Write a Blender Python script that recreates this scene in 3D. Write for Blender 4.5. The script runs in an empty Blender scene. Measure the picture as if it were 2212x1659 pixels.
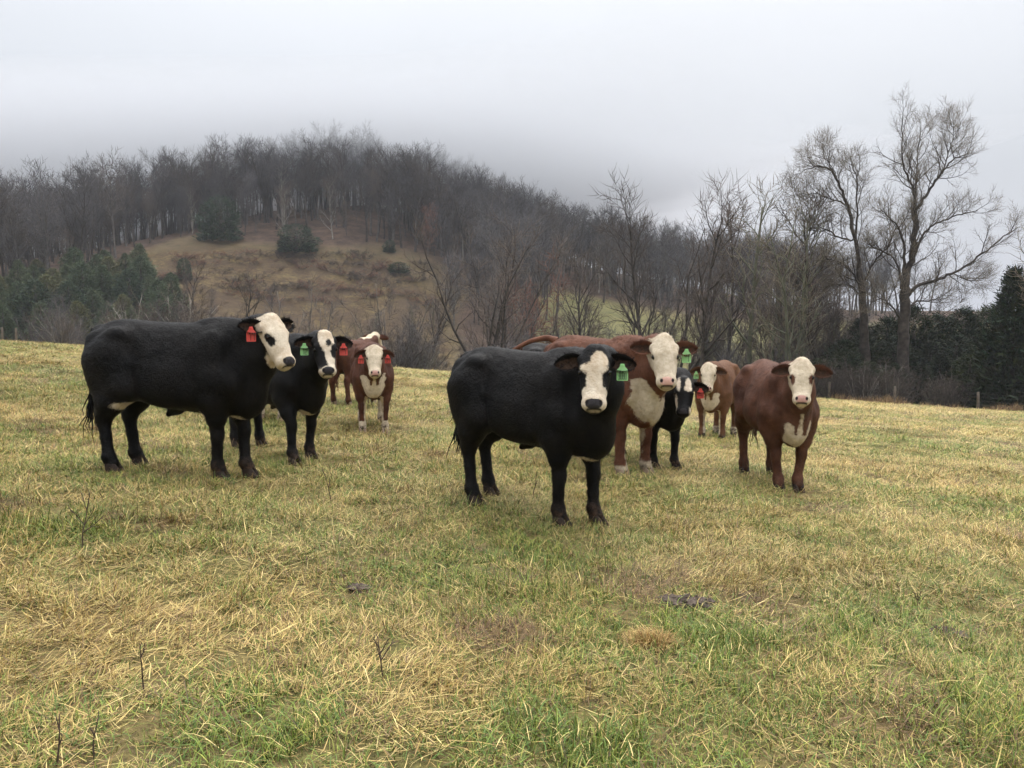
import bpy, math, random
import numpy as np
from mathutils import Vector, Matrix

# ------------------------------------------------------------------ camera, sky, sun, exposure
sc = bpy.context.scene
COL = sc.collection
CAM_H = 1.45
HFOV = math.radians(64.0)
PITCH = math.radians(4.47)
cam_d = bpy.data.cameras.new("camera")
cam_d.sensor_width = 36.0
cam_d.lens = 18.0 / math.tan(HFOV / 2)
cam_d.clip_start = 0.05
cam_d.clip_end = 6000.0
cam = bpy.data.objects.new("camera", cam_d)
COL.objects.link(cam)
cam.location = (0.0, 0.0, CAM_H)
cam.rotation_euler = (math.radians(90) - PITCH, 0.0, 0.0)
sc.camera = cam
sc.render.resolution_x, sc.render.resolution_y = 1024, 768

SUN_EL, SUN_AZ = math.radians(58), math.radians(25)      # azimuth from +Y towards +X
world = bpy.data.worlds.new("World")
sc.world = world
world.use_nodes = True
wn, wl = world.node_tree.nodes, world.node_tree.links
wn.clear()
w_out = wn.new("ShaderNodeOutputWorld")
w_bg = wn.new("ShaderNodeBackground")
w_sky = wn.new("ShaderNodeTexSky")
w_sky.sky_type = 'NISHITA'
w_sky.sun_disc = False
w_sky.sun_elevation = SUN_EL
w_sky.sun_rotation = SUN_AZ
w_sky.air_density = 2.0
w_sky.dust_density = 6.0
w_geo = wn.new("ShaderNodeTexCoord")
w_sep = wn.new("ShaderNodeSeparateXYZ")
wl.new(w_geo.outputs["Generated"], w_sep.inputs[0])
w_ramp = wn.new("ShaderNodeValToRGB")                    # overcast deck: zenith about 2.5 times the horizon
w_ramp.color_ramp.elements[0].position = 0.0
w_ramp.color_ramp.elements[0].color = (0.300, 0.315, 0.345, 1)
w_ramp.color_ramp.elements[1].position = 1.0
w_ramp.color_ramp.elements[1].color = (1.65, 1.67, 1.71, 1)
e = w_ramp.color_ramp.elements.new(0.16); e.color = (0.315, 0.331, 0.364, 1)
e = w_ramp.color_ramp.elements.new(0.36); e.color = (0.465, 0.481, 0.512, 1)
wl.new(w_sep.outputs["Z"], w_ramp.inputs[0])
w_noise = wn.new("ShaderNodeTexNoise")
w_noise.inputs["Scale"].default_value = 2.2
w_noise.inputs["Detail"].default_value = 3.0
wl.new(w_geo.outputs["Generated"], w_noise.inputs["Vector"])
w_mr = wn.new("ShaderNodeMapRange")
w_mr.inputs[3].default_value = 0.90
w_mr.inputs[4].default_value = 1.10
wl.new(w_noise.outputs[0], w_mr.inputs[0])
w_mul = wn.new("ShaderNodeVectorMath"); w_mul.operation = 'SCALE'
wl.new(w_ramp.outputs[0], w_mul.inputs[0]); wl.new(w_mr.outputs[0], w_mul.inputs["Scale"])
w_sk = wn.new("ShaderNodeVectorMath"); w_sk.operation = 'SCALE'
w_sk.inputs["Scale"].default_value = 0.06
wl.new(w_sky.outputs[0], w_sk.inputs[0])
w_mix = wn.new("ShaderNodeMix"); w_mix.data_type = 'RGBA'
w_mix.inputs[0].default_value = 0.92
wl.new(w_sk.outputs[0], w_mix.inputs[6]); wl.new(w_mul.outputs[0], w_mix.inputs[7])
wl.new(w_mix.outputs[2], w_bg.inputs[0])
w_bg.inputs[1].default_value = 1.0
wl.new(w_bg.outputs[0], w_out.inputs[0])

sun_d = bpy.data.lights.new("sun", 'SUN')
sun_d.energy = 1.1
sun_d.angle = math.radians(45)
sun_d.color = (1.0, 0.965, 0.92)
sun = bpy.data.objects.new("sun", sun_d)
COL.objects.link(sun)
sdir = Vector((math.sin(SUN_AZ) * math.cos(SUN_EL), math.cos(SUN_AZ) * math.cos(SUN_EL), math.sin(SUN_EL)))
sun.rotation_euler = sdir.to_track_quat('Z', 'Y').to_euler()

sc.view_settings.view_transform = 'Standard'
sc.view_settings.look = 'None'
sc.view_settings.exposure = 1.05
sc.view_settings.gamma = 1.0
sc.view_settings.use_curve_mapping = False
sc.cycles.max_bounces = 4
sc.cycles.diffuse_bounces = 3
sc.cycles.glossy_bounces = 2
sc.cycles.transparent_max_bounces = 8
sc.cycles.volume_bounces = 2
sc.cycles.use_adaptive_sampling = True
sc.cycles.adaptive_threshold = 0.035
sc.cycles.use_denoising = True
sc.cycles.denoiser = 'OPENIMAGEDENOISE'

# ------------------------------------------------------------------ helpers
def vnoise(x, y, seed=0):
    """smooth value noise in the plane, -1..1"""
    x = np.asarray(x, float); y = np.asarray(y, float)
    xi = np.floor(x).astype(np.int64); yi = np.floor(y).astype(np.int64)
    xf = x - xi; yf = y - yi
    def h(a, b):
        n = (a * 374761393 + b * 668265263 + seed * 1442695041) & 0x7fffffff
        n = ((n ^ (n >> 13)) * 1274126177) & 0x7fffffff
        n = (n ^ (n >> 16)) & 0xffff
        return n / 32767.5 - 1.0
    u = xf * xf * (3 - 2 * xf); v = yf * yf * (3 - 2 * yf)
    return (h(xi, yi) * (1 - u) + h(xi + 1, yi) * u) * (1 - v) + (h(xi, yi + 1) * (1 - u) + h(xi + 1, yi + 1) * u) * v

def fbm(x, y, seed=0, octv=3):
    s = 0; a = 1.0; t = 0
    for i in range(octv):
        s = s + a * vnoise(np.asarray(x) * 2 ** i + 17.3 * i, np.asarray(y) * 2 ** i - 9.1 * i, seed + i); t += a; a *= 0.5
    return s / t

def mk_mesh(name, V, quads=None, tris=None, smooth=True, mats=(), mat_idx=None, attrs=None):
    V = np.asarray(V, np.float32)
    q = np.asarray(quads if quads is not None and len(quads) else np.zeros((0, 4)), np.int32)
    t = np.asarray(tris if tris is not None and len(tris) else np.zeros((0, 3)), np.int32)
    me = bpy.data.meshes.new(name)
    me.vertices.add(len(V)); me.vertices.foreach_set("co", V.ravel())
    nl = q.size + t.size
    me.loops.add(nl)
    me.loops.foreach_set("vertex_index", np.concatenate([q.ravel(), t.ravel()]).astype(np.int32))
    npoly = len(q) + len(t)
    me.polygons.add(npoly)
    ls = np.concatenate([np.arange(len(q)) * 4, q.size + np.arange(len(t)) * 3]).astype(np.int32)
    me.polygons.foreach_set("loop_start", ls)
    me.polygons.foreach_set("use_smooth", np.full(npoly, bool(smooth)))
    for m in mats:
        me.materials.append(m)
    if mat_idx is not None:
        me.polygons.foreach_set("material_index", np.asarray(mat_idx, np.int32))
    if attrs:
        for k, a in attrs.items():
            a = np.asarray(a, np.float32)
            at = me.attributes.new(k, 'FLOAT_COLOR', 'POINT')
            at.data.foreach_set("color", a.ravel())
    me.update(calc_edges=True)
    return me

def add_obj(name, me, parent=None, loc=None, kind=None):
    o = bpy.data.objects.new(name, me)
    COL.objects.link(o)
    if parent is not None:
        o.parent = parent
    if loc is not None:
        o.location = loc
    if kind:
        o["kind"] = kind
    return o

def empty(name, loc=(0, 0, 0), rz=0.0, scale=1.0):
    o = bpy.data.objects.new(name, None)
    o.empty_display_size = 0.2
    COL.objects.link(o)
    o.location = loc; o.rotation_euler = (0, 0, rz); o.scale = (scale,) * 3
    return o

def tag(o, label, cat, group=None):
    o["label"] = label; o["category"] = cat
    if group:
        o["group"] = group
    return o

def copy_tree(o, parent=None):
    c = o.copy(); COL.objects.link(c)
    if parent is not None:
        c.parent = parent
    for ch in list(o.children):
        copy_tree(ch, c)
    return c

class Geo:
    def __init__(s):
        s.V = []; s.Q = []; s.T = []; s.n = 0; s.A = []
    def add(s, V, Q=None, T=None, A=None):
        V = np.asarray(V, float)
        s.V.append(V)
        if Q is not None and len(Q): s.Q.append(np.asarray(Q) + s.n)
        if T is not None and len(T): s.T.append(np.asarray(T) + s.n)
        if A is not None: s.A.append(np.broadcast_to(np.asarray(A, float), (len(V), 4)))
        s.n += len(V)
    def mesh(s, name, mats=(), smooth=True, attr=None):
        V = np.concatenate(s.V) if s.V else np.zeros((0, 3))
        return mk_mesh(name, V, np.concatenate(s.Q) if s.Q else None, np.concatenate(s.T) if s.T else None,
                       smooth, mats, attrs={attr: np.concatenate(s.A)} if attr and s.A else None)

def tube(g, pts, rad, sides=5, cap=True, A=None):
    pts = np.asarray(pts, float); rad = np.asarray(rad, float); n = len(pts)
    d = np.gradient(pts, axis=0); d /= np.linalg.norm(d, axis=1)[:, None] + 1e-9
    ref = np.array([0.31, 0.95, 0.05]) if abs(d[0][2]) > 0.7 else np.array([0.05, 0.1, 1.0])
    a = np.cross(d, ref); a /= np.linalg.norm(a, axis=1)[:, None] + 1e-9
    b = np.cross(d, a)
    th = np.arange(sides) * 2 * math.pi / sides
    V = pts[:, None, :] + rad[:, None, None] * (a[:, None, :] * np.cos(th)[None, :, None] + b[:, None, :] * np.sin(th)[None, :, None])
    V = V.reshape(-1, 3)
    i = np.arange(n - 1)[:, None] * sides; j = np.arange(sides)[None, :]; j2 = (j + 1) % sides
    Q = np.stack([i + j, i + j2, i + sides + j2, i + sides + j], -1).reshape(-1, 4)
    T = None
    if cap:
        V = np.concatenate([V, pts[-1:]]); k = (n - 1) * sides
        T = [[k + q, k + (q + 1) % sides, n * sides] for q in range(sides)]
    g.add(V, Q, T, A)

def box(g, c, s, A=None, rot=None):
    v = np.array([[x, y, z] for x in (-.5, .5) for y in (-.5, .5) for z in (-.5, .5)]) * np.asarray(s)
    if rot is not None: v = v @ np.asarray(rot).T
    g.add(v + np.asarray(c), [[0, 1, 3, 2], [4, 6, 7, 5], [0, 4, 5, 1], [2, 3, 7, 6], [0, 2, 6, 4], [1, 5, 7, 3]], None, A)

# ------------------------------------------------------------------ materials
def new_mat(name):
    m = bpy.data.materials.new(name); m.use_nodes = True
    nt = m.node_tree; nt.nodes.clear()
    out = nt.nodes.new("ShaderNodeOutputMaterial")
    bs = nt.nodes.new("ShaderNodeBsdfPrincipled")
    nt.links.new(bs.outputs[0], out.inputs[0])
    return m, nt, bs

def noise_mat(name, c1, c2, scale=8.0, rough=0.85, spec=0.25, bump=0.0, detail=4.0, coord="Object", bdist=0.02, rnd=0.0):
    m, nt, bs = new_mat(name)
    tc = nt.nodes.new("ShaderNodeTexCoord")
    nz = nt.nodes.new("ShaderNodeTexNoise"); nz.inputs["Scale"].default_value = scale; nz.inputs["Detail"].default_value = detail
    nt.links.new(tc.outputs[coord], nz.inputs["Vector"])
    mx = nt.nodes.new("ShaderNodeMix"); mx.data_type = 'RGBA'
    mr = nt.nodes.new("ShaderNodeMapRange"); mr.inputs[1].default_value = .3; mr.inputs[2].default_value = .7
    nt.links.new(nz.outputs[0], mr.inputs[0]); nt.links.new(mr.outputs[0], mx.inputs[0])
    mx.inputs[6].default_value = (*c1, 1); mx.inputs[7].default_value = (*c2, 1)
    src = mx.outputs[2]
    if rnd:
        oi = nt.nodes.new("ShaderNodeObjectInfo")
        m2 = nt.nodes.new("ShaderNodeMapRange"); m2.inputs[3].default_value = 1 - rnd; m2.inputs[4].default_value = 1 + rnd
        nt.links.new(oi.outputs["Random"], m2.inputs[0])
        vm = nt.nodes.new("ShaderNodeVectorMath"); vm.operation = 'SCALE'
        nt.links.new(src, vm.inputs[0]); nt.links.new(m2.outputs[0], vm.inputs["Scale"])
        src = vm.outputs[0]
    nt.links.new(src, bs.inputs["Base Color"])
    bs.inputs["Roughness"].default_value = rough
    bs.inputs["Specular IOR Level"].default_value = spec
    if bump:
        bp = nt.nodes.new("ShaderNodeBump"); bp.inputs["Strength"].default_value = bump; bp.inputs["Distance"].default_value = bdist
        nt.links.new(nz.outputs[0], bp.inputs["Height"]); nt.links.new(bp.outputs[0], bs.inputs["Normal"])
    return m

def attr_mat(name, attr, rough=0.8, spec=0.2, sat_noise=None, transl=0.0):
    m, nt, bs = new_mat(name)
    at = nt.nodes.new("ShaderNodeAttribute"); at.attribute_name = attr
    nt.links.new(at.outputs["Color"], bs.inputs["Base Color"])
    bs.inputs["Roughness"].default_value = rough; bs.inputs["Specular IOR Level"].default_value = spec
    return m

MAT = {}
MAT['bark_dark'] = noise_mat('bark dark wet', (.030, .025, .022), (.085, .070, .060), 3.0, .85, .2, .5, rnd=.25)
MAT['bark_grey'] = noise_mat('bark grey', (.060, .052, .048), (.135, .120, .108), 2.0, .9, .2, .4, rnd=.35)
MAT['bark_pale'] = noise_mat('bark pale', (.15, .135, .115), (.33, .30, .26), 2.0, .9, .2, .3, rnd=.25)
MAT['bark_moss'] = noise_mat('bark mossy', (.075, .080, .05), (.17, .17, .12), 2.0, .9, .2, .4, rnd=.25)
MAT['twig_grey'] = noise_mat('twig grey', (.062, .058, .061), (.105, .098, .100), .6, .9, .1, rnd=.3)
MAT['twig_brown'] = noise_mat('twig brown', (.080, .062, .052), (.135, .108, .090), .6, .9, .1, rnd=.3)
MAT['twig_red'] = noise_mat('twig red', (.15, .065, .045), (.20, .105, .075), .6, .9, .1, rnd=.2)
MAT['twig_dark'] = noise_mat('twig dark', (.045, .036, .032), (.095, .078, .066), .6, .9, .1, rnd=.3)
MAT['twig_bud'] = noise_mat('twig budding', (.12, .10, .075), (.24, .20, .145), .6, .9, .1, rnd=.2)
MAT['needles'] = attr_mat('cedar needles', 'tint', .75, .25)
MAT['post'] = noise_mat('weathered post', (.085, .068, .052), (.17, .14, .11), 6.0, .9, .15, .5)
MAT['wire'] = noise_mat('rusty wire', (.035, .030, .026), (.08, .07, .06), 9.0, .6, .4)
MAT['eye'] = noise_mat('eye', (.004, .003, .002), (.010, .007, .005), 30.0, .12, .3)
MAT['hoof_dark'] = noise_mat('hoof dark', (.014, .010, .008), (.05, .033, .024), 18.0, .8, .2, .4)
MAT['hoof_tan'] = noise_mat('hoof tan', (.16, .105, .07), (.32, .23, .165), 18.0, .7, .3, .4)
MAT['tag_red'] = noise_mat('ear tag red', (.60, .060, .045), (.70, .095, .072), 20.0, .45, .4)
MAT['tag_green'] = noise_mat('ear tag green', (.26, .55, .20), (.34, .62, .27), 20.0, .45, .4)
MAT['ink'] = noise_mat('tag ink', (.012, .012, .012), (.03, .03, .03), 20.0, .6, .2)
MAT['soil'] = noise_mat('crumbled wet soil', (.055, .041, .034), (.16, .125, .10), 22.0, .9, .15, 1.0)
MAT['stalk'] = noise_mat('dead stalk', (.05, .036, .028), (.11, .08, .06), 20.0, .9, .1)

# ------------------------------------------------------------------ terrain
def sstep(a, b, t):
    t = np.clip((t - a) / (b - a), 0, 1)
    return t * t * (3 - 2 * t)

HX = np.array([-420, -260, -160, -119, -97, -76, -54, -33, -16.7, -.7, 15.5, 26, 42, 74, 119, 260, 500], float)
HZ = np.array([-3, 0, 6, 12, 16.5, 21.0, 26.0, 27.5, 23.5, 16.0, 11.2, 8.0, 5.5, 3.5, 3.0, 0, -4], float)

def terrain(x, y):
    x = np.asarray(x, float); y = np.asarray(y, float)
    xs = 60 * np.tanh(x / 60)
    yc = np.clip(y, -30, 70)
    field = -0.075 * xs - 0.012 * yc - 0.0006 * yc * np.abs(yc)
    d = np.hypot(x, y)
    near = 1 - sstep(25, 60, d)
    field = field + near * (0.030 * vnoise(x * 1.1, y * 1.1, 3) + 0.014 * vnoise(x * 3.1, y * 3.1, 4)) + 0.05 * vnoise(x * .23, y * .23, 5)
    valley = -8.0 + 1.2 * fbm(x / 40, y / 40, 11) - 0.02 * np.clip(x, -100, 100)
    f2v = sstep(54, 88, y)
    z = field * (1 - f2v) + valley * f2v
    y0 = 62 + 33 * sstep(-75, -30, x)
    t = np.clip((y - y0) / (190 - y0), 0, 1)
    rise = 0.55 * t + 0.45 * t * t * (3 - 2 * t)
    crest = np.interp(x, HX, HZ)
    z = z + np.where(y > y0, (crest - valley) * rise, 0) + 0.9 * fbm(x / 22, y / 22, 12) * sstep(80, 140, y)
    peak = 24 * np.exp(-((x + 86) / 50) ** 2 - ((y - 300) / 62) ** 2) + 6 * np.exp(-((x + 150) / 36) ** 2 - ((y - 300) / 62) ** 2)
    z = z + peak * sstep(170, 230, y) + .11 * np.clip(y - 188, 0, 120) * (1 - sstep(40, 110, x)) * sstep(-150, -85, x)
    far = sstep(330, 700, y)
    return z * (1 - far) + (-6) * far

K = 1024 / 2212.0
FPX = 512 / math.tan(HFOV / 2)
def ray(px, py):
    """direction of a picture point given in the 2212 x 1659 view of the photograph"""
    a = (px * K - 512) / FPX; b = (384 - py * K) / FPX
    cp, sp = math.cos(PITCH), math.sin(PITCH)
    return np.array([a, cp + b * sp, -sp + b * cp])
def hit(px, py, y0=1.0, y1=500.0, step=0.05):
    """first point of the terrain met along that direction"""
    d = ray(px, py); d = d / d[1]
    ys = np.geomspace(y0, y1, 6000)
    dz = CAM_H + d[2] * ys - terrain(d[0] * ys, ys)
    i = int(np.argmax(dz < 0)) if (dz < 0).any() else len(ys) - 1
    y = ys[i]
    return np.array([d[0] * y, y, float(terrain(d[0] * y, y))])
def at_depth(px, py, y):
    d = ray(px, py); d = d / d[1]
    return np.array([d[0] * y, y, CAM_H + d[2] * y])

def clearing(x, y):
    """positive inside the open grassy slope of the hill"""
    top = 152 - 0.006 * (x + 38) ** 2 + 7 * vnoise(x / 12, y / 12, 31)
    w = 1 - sstep(24, 34, np.abs(x + 36 - 0.10 * (y - 150)) + 4 * vnoise(x / 9, y / 9, 32))
    return np.minimum(w * 2 - 1, (top - y) / 10)

def build_ground():
    ys = np.concatenate([np.arange(-8, 0, .8), np.arange(0, 14, .12), np.arange(14, 30, .3), np.arange(30, 64, .8), np.arange(64, 340, 3.0), np.geomspace(340, 3500, 24)])
    us = np.concatenate([-np.geomspace(3.2, .85, 14)[:-1], np.linspace(-.85, .85, 210), np.geomspace(.85, 3.2, 14)[1:]])
    Y, U = np.meshgrid(ys, us, indexing='ij')
    X = U * (np.abs(Y) + 6.0)
    Z = terrain(X, Y)
    V = np.stack([X, Y, Z], -1).reshape(-1, 3)
    n, m = Y.shape
    i = np.arange(n - 1)[:, None] * m + np.arange(m - 1)[None, :]
    Q = np.stack([i, i + 1, i + m + 1, i + m], -1).reshape(-1, 4)
    x, y = V[:, 0], V[:, 1]
    # R: hill clearing, G: forest floor, B: far green meadow
    cl = np.clip(clearing(x, y) + .5, 0, 1)
    hill = sstep(70, 100, y)
    meadow = hill * sstep(-2, 8, x - 0.03 * (y - 100)) * (1 - sstep(150, 170, y + 5 * vnoise(x / 14, y / 14, 40)))
    A = np.stack([cl * hill, hill * (1 - cl) * (1 - meadow), meadow, np.ones_like(x)], -1)
    me = mk_mesh("ground", V, Q, None, True, [ground_mat()], attrs={"zone": A})
    o = add_obj("ground", me, kind="structure")
    return o

def ground_mat():
    m, nt, bs = new_mat("pasture and hillside")
    N, L = nt.nodes, nt.links
    geo = N.new("ShaderNodeNewGeometry")
    def nz(scale, detail=4, rough=.6, dist=0.0):
        n = N.new("ShaderNodeTexNoise"); n.inputs["Scale"].default_value = scale
        n.inputs["Detail"].default_value = detail; n.inputs["Roughness"].default_value = rough; n.inputs["Distortion"].default_value = dist
        L.new(geo.outputs["Position"], n.inputs["Vector"]); return n.outputs[0]
    def rng(s, a, b, c=0.0, d=1.0):
        r = N.new("ShaderNodeMapRange"); r.inputs[1].default_value = a; r.inputs[2].default_value = b
        r.inputs[3].default_value = c; r.inputs[4].default_value = d; L.new(s, r.inputs[0]); return r.outputs[0]
    def mix(f, a, b):
        x = N.new("ShaderNodeMix"); x.data_type = 'RGBA'
        L.new(f, x.inputs[0])
        for k, v in ((6, a), (7, b)):
            if isinstance(v, tuple): x.inputs[k].default_value = (*v, 1)
            else: L.new(v, x.inputs[k])
        return x.outputs[2]
    fine = rng(nz(26, 5, .7), .35, .68)
    patch = rng(nz(.55, 5, .65, .6), .40, .62)
    big = rng(nz(.12, 3, .5), .35, .65)
    soilp = rng(nz(1.4, 4, .7), .60, .70)
    straw = mix(fine, (.085, .062, .030), (.27, .20, .085))
    green = mix(fine, (.055, .058, .020), (.175, .170, .055))
    fld = mix(patch, straw, green)
    fld = mix(rng(big, 0, 1, 0, .35), fld, (.30, .25, .10))
    fld = mix(rng(soilp, 0, 1, 0, .55), fld, (.075, .052, .036))
    f2 = rng(nz(.35, 6, .72), .36, .66)
    br = rng(nz(.10, 6, .72, .8), .46, .58)
    f3 = rng(nz(1.1, 5, .75), .38, .64)
    clr = mix(f2, mix(f3, (.042, .026, .018), (.092, .060, .034)), mix(f3, (.075, .055, .028), (.165, .122, .056)))
    clr = mix(rng(br, 0, 1, 0, .65), clr, (.070, .048, .032))
    forest = mix(f2, (.050, .036, .029), (.125, .082, .060))
    mead = mix(f2, (.105, .10, .042), (.18, .165, .07))
    at = N.new("ShaderNodeAttribute"); at.attribute_name = "zone"
    sp = N.new("ShaderNodeSeparateColor"); L.new(at.outputs["Color"], sp.inputs[0])
    c = mix(sp.outputs[0], fld, clr)
    c = mix(sp.outputs[1], c, forest)
    c = mix(sp.outputs[2], c, mead)
    L.new(c, bs.inputs["Base Color"])
    bs.inputs["Roughness"].default_value = .95; bs.inputs["Specular IOR Level"].default_value = .1
    bp = N.new("ShaderNodeBump"); bp.inputs["Strength"].default_value = .6; bp.inputs["Distance"].default_value = .03
    L.new(fine, bp.inputs["Height"]); L.new(bp.outputs[0], bs.inputs["Normal"])
    return m
GROUND = build_ground()

# ------------------------------------------------------------------ cattle
def coat_mat(name, dark, dark2, white, white2, nose, mud, rough=.62, spec=.35, sheen=0.0):
    """coat colour from per-point fields: R white marking, G bare nose, B nostril/dark skin and painted mouth crease, A mud and darker inner ear"""
    m, nt, bs = new_mat(name)
    N, L = nt.nodes, nt.links
    at = N.new("ShaderNodeAttribute"); at.attribute_name = "coat"
    sp = N.new("ShaderNodeSeparateColor"); L.new(at.outputs["Color"], sp.inputs[0])
    tc = N.new("ShaderNodeTexCoord")
    at2 = N.new("ShaderNodeAttribute"); at2.attribute_name = "rest"
    def nz(scale, detail=3):
        n = N.new("ShaderNodeTexNoise"); n.inputs["Scale"].default_value = scale; n.inputs["Detail"].default_value = detail
        n.inputs["Roughness"].default_value = .65
        L.new(at2.outputs["Color"], n.inputs["Vector"]); return n.outputs[0]
    def math_(op, a, b):
        x = N.new("ShaderNodeMath"); x.operation = op
        for k, v in ((0, a), (1, b)):
            if isinstance(v, (int, float)): x.inputs[k].default_value = v
            else: L.new(v, x.inputs[k])
        return x.outputs[0]
    def rng(s, a, b, c=0.0, d=1.0):
        r = N.new("ShaderNodeMapRange"); r.inputs[1].default_value = a; r.inputs[2].default_value = b
        r.inputs[3].default_value = c; r.inputs[4].default_value = d; L.new(s, r.inputs[0]); return r.outputs[0]
    def mix(f, a, b):
        x = N.new("ShaderNodeMix"); x.data_type = 'RGBA'
        L.new(f, x.inputs[0])
        for k, v in ((6, a), (7, b)):
            if isinstance(v, tuple): x.inputs[k].default_value = (*v, 1)
            else: L.new(v, x.inputs[k])
        return x.outputs[2]
    n1, n2, n3 = nz(22, 4), nz(70, 3), nz(5, 3)
    edge = math_('ADD', math_('MULTIPLY', math_('SUBTRACT', n1, .5), .030), math_('MULTIPLY', math_('SUBTRACT', n2, .5), .022))
    wf = rng(math_('ADD', sp.outputs[0], edge), -.006, .007)
    nf = rng(math_('ADD', sp.outputs[1], math_('MULTIPLY', edge, .3)), -.003, .003)
    df = rng(sp.outputs[2], -.003, .003)
    base = mix(rng(n3, .38, .62), dark, dark2)
    base = mix(rng(n2, .3, .7, 0, .35), base, dark)
    wh = mix(rng(math_('ADD', math_('MULTIPLY', n1, .5), math_('MULTIPLY', n3, .5)), .40, .62), white, white2)
    c = mix(wf, base, wh)
    c = mix(nf, c, nose)
    c = mix(df, c, (.010, .007, .007))
    c = mix(rng(math_('MULTIPLY', at.outputs["Alpha"], rng(n1, .35, .6)), .1, .6), c, mud)
    L.new(c, bs.inputs["Base Color"])
    r = rng(nf, 0, 1, rough, .38)
    L.new(r, bs.inputs["Roughness"])
    bs.inputs["Specular IOR Level"].default_value = spec
    bs.inputs["Sheen Weight"].default_value = sheen; bs.inputs["Sheen Roughness"].default_value = .45
    bp = N.new("ShaderNodeBump"); bp.inputs["Strength"].default_value = .7; bp.inputs["Distance"].default_value = .012
    L.new(n2, bp.inputs["Height"]); L.new(bp.outputs[0], bs.inputs["Normal"])
    return m

WHITE, WHITE2 = (.46, .36, .25), (.68, .59, .46)
MUD = (.055, .032, .020)
COATS = {
    'black': coat_mat('black coat', (.0022, .0021, .0023), (.0080, .0064, .0056), WHITE, WHITE2, (.035, .031, .033), MUD, .55, .13, .0),
    'red': coat_mat('red coat', (.055, .021, .012), (.115, .046, .026), (.42, .34, .235), (.66, .56, .42), (.52, .30, .25), MUD, .65, .14),
    'redwarm': coat_mat('warm red coat', (.060, .025, .015), (.130, .056, .033), (.42, .34, .235), (.66, .56, .42), (.52, .30, .25), MUD, .65, .14),
    'redgold': coat_mat('golden red coat', (.092, .040, .019), (.160, .075, .036), (.44, .36, .25), (.66, .56, .42), (.52, .30, .25), MUD, .65, .14),
    'redlight': coat_mat('bright red coat', (.070, .027, .015), (.160, .066, .037), (.40, .32, .22), (.62, .53, .40), (.60, .36, .29), MUD, .65, .14),
}

def s_union(f, sl, d, k):
    a = f[sl]
    h = np.clip(.5 + .5 * (a - d) / k, 0, 1)
    f[sl] = a + (d - a) * h - k * h * (1 - h)

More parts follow.
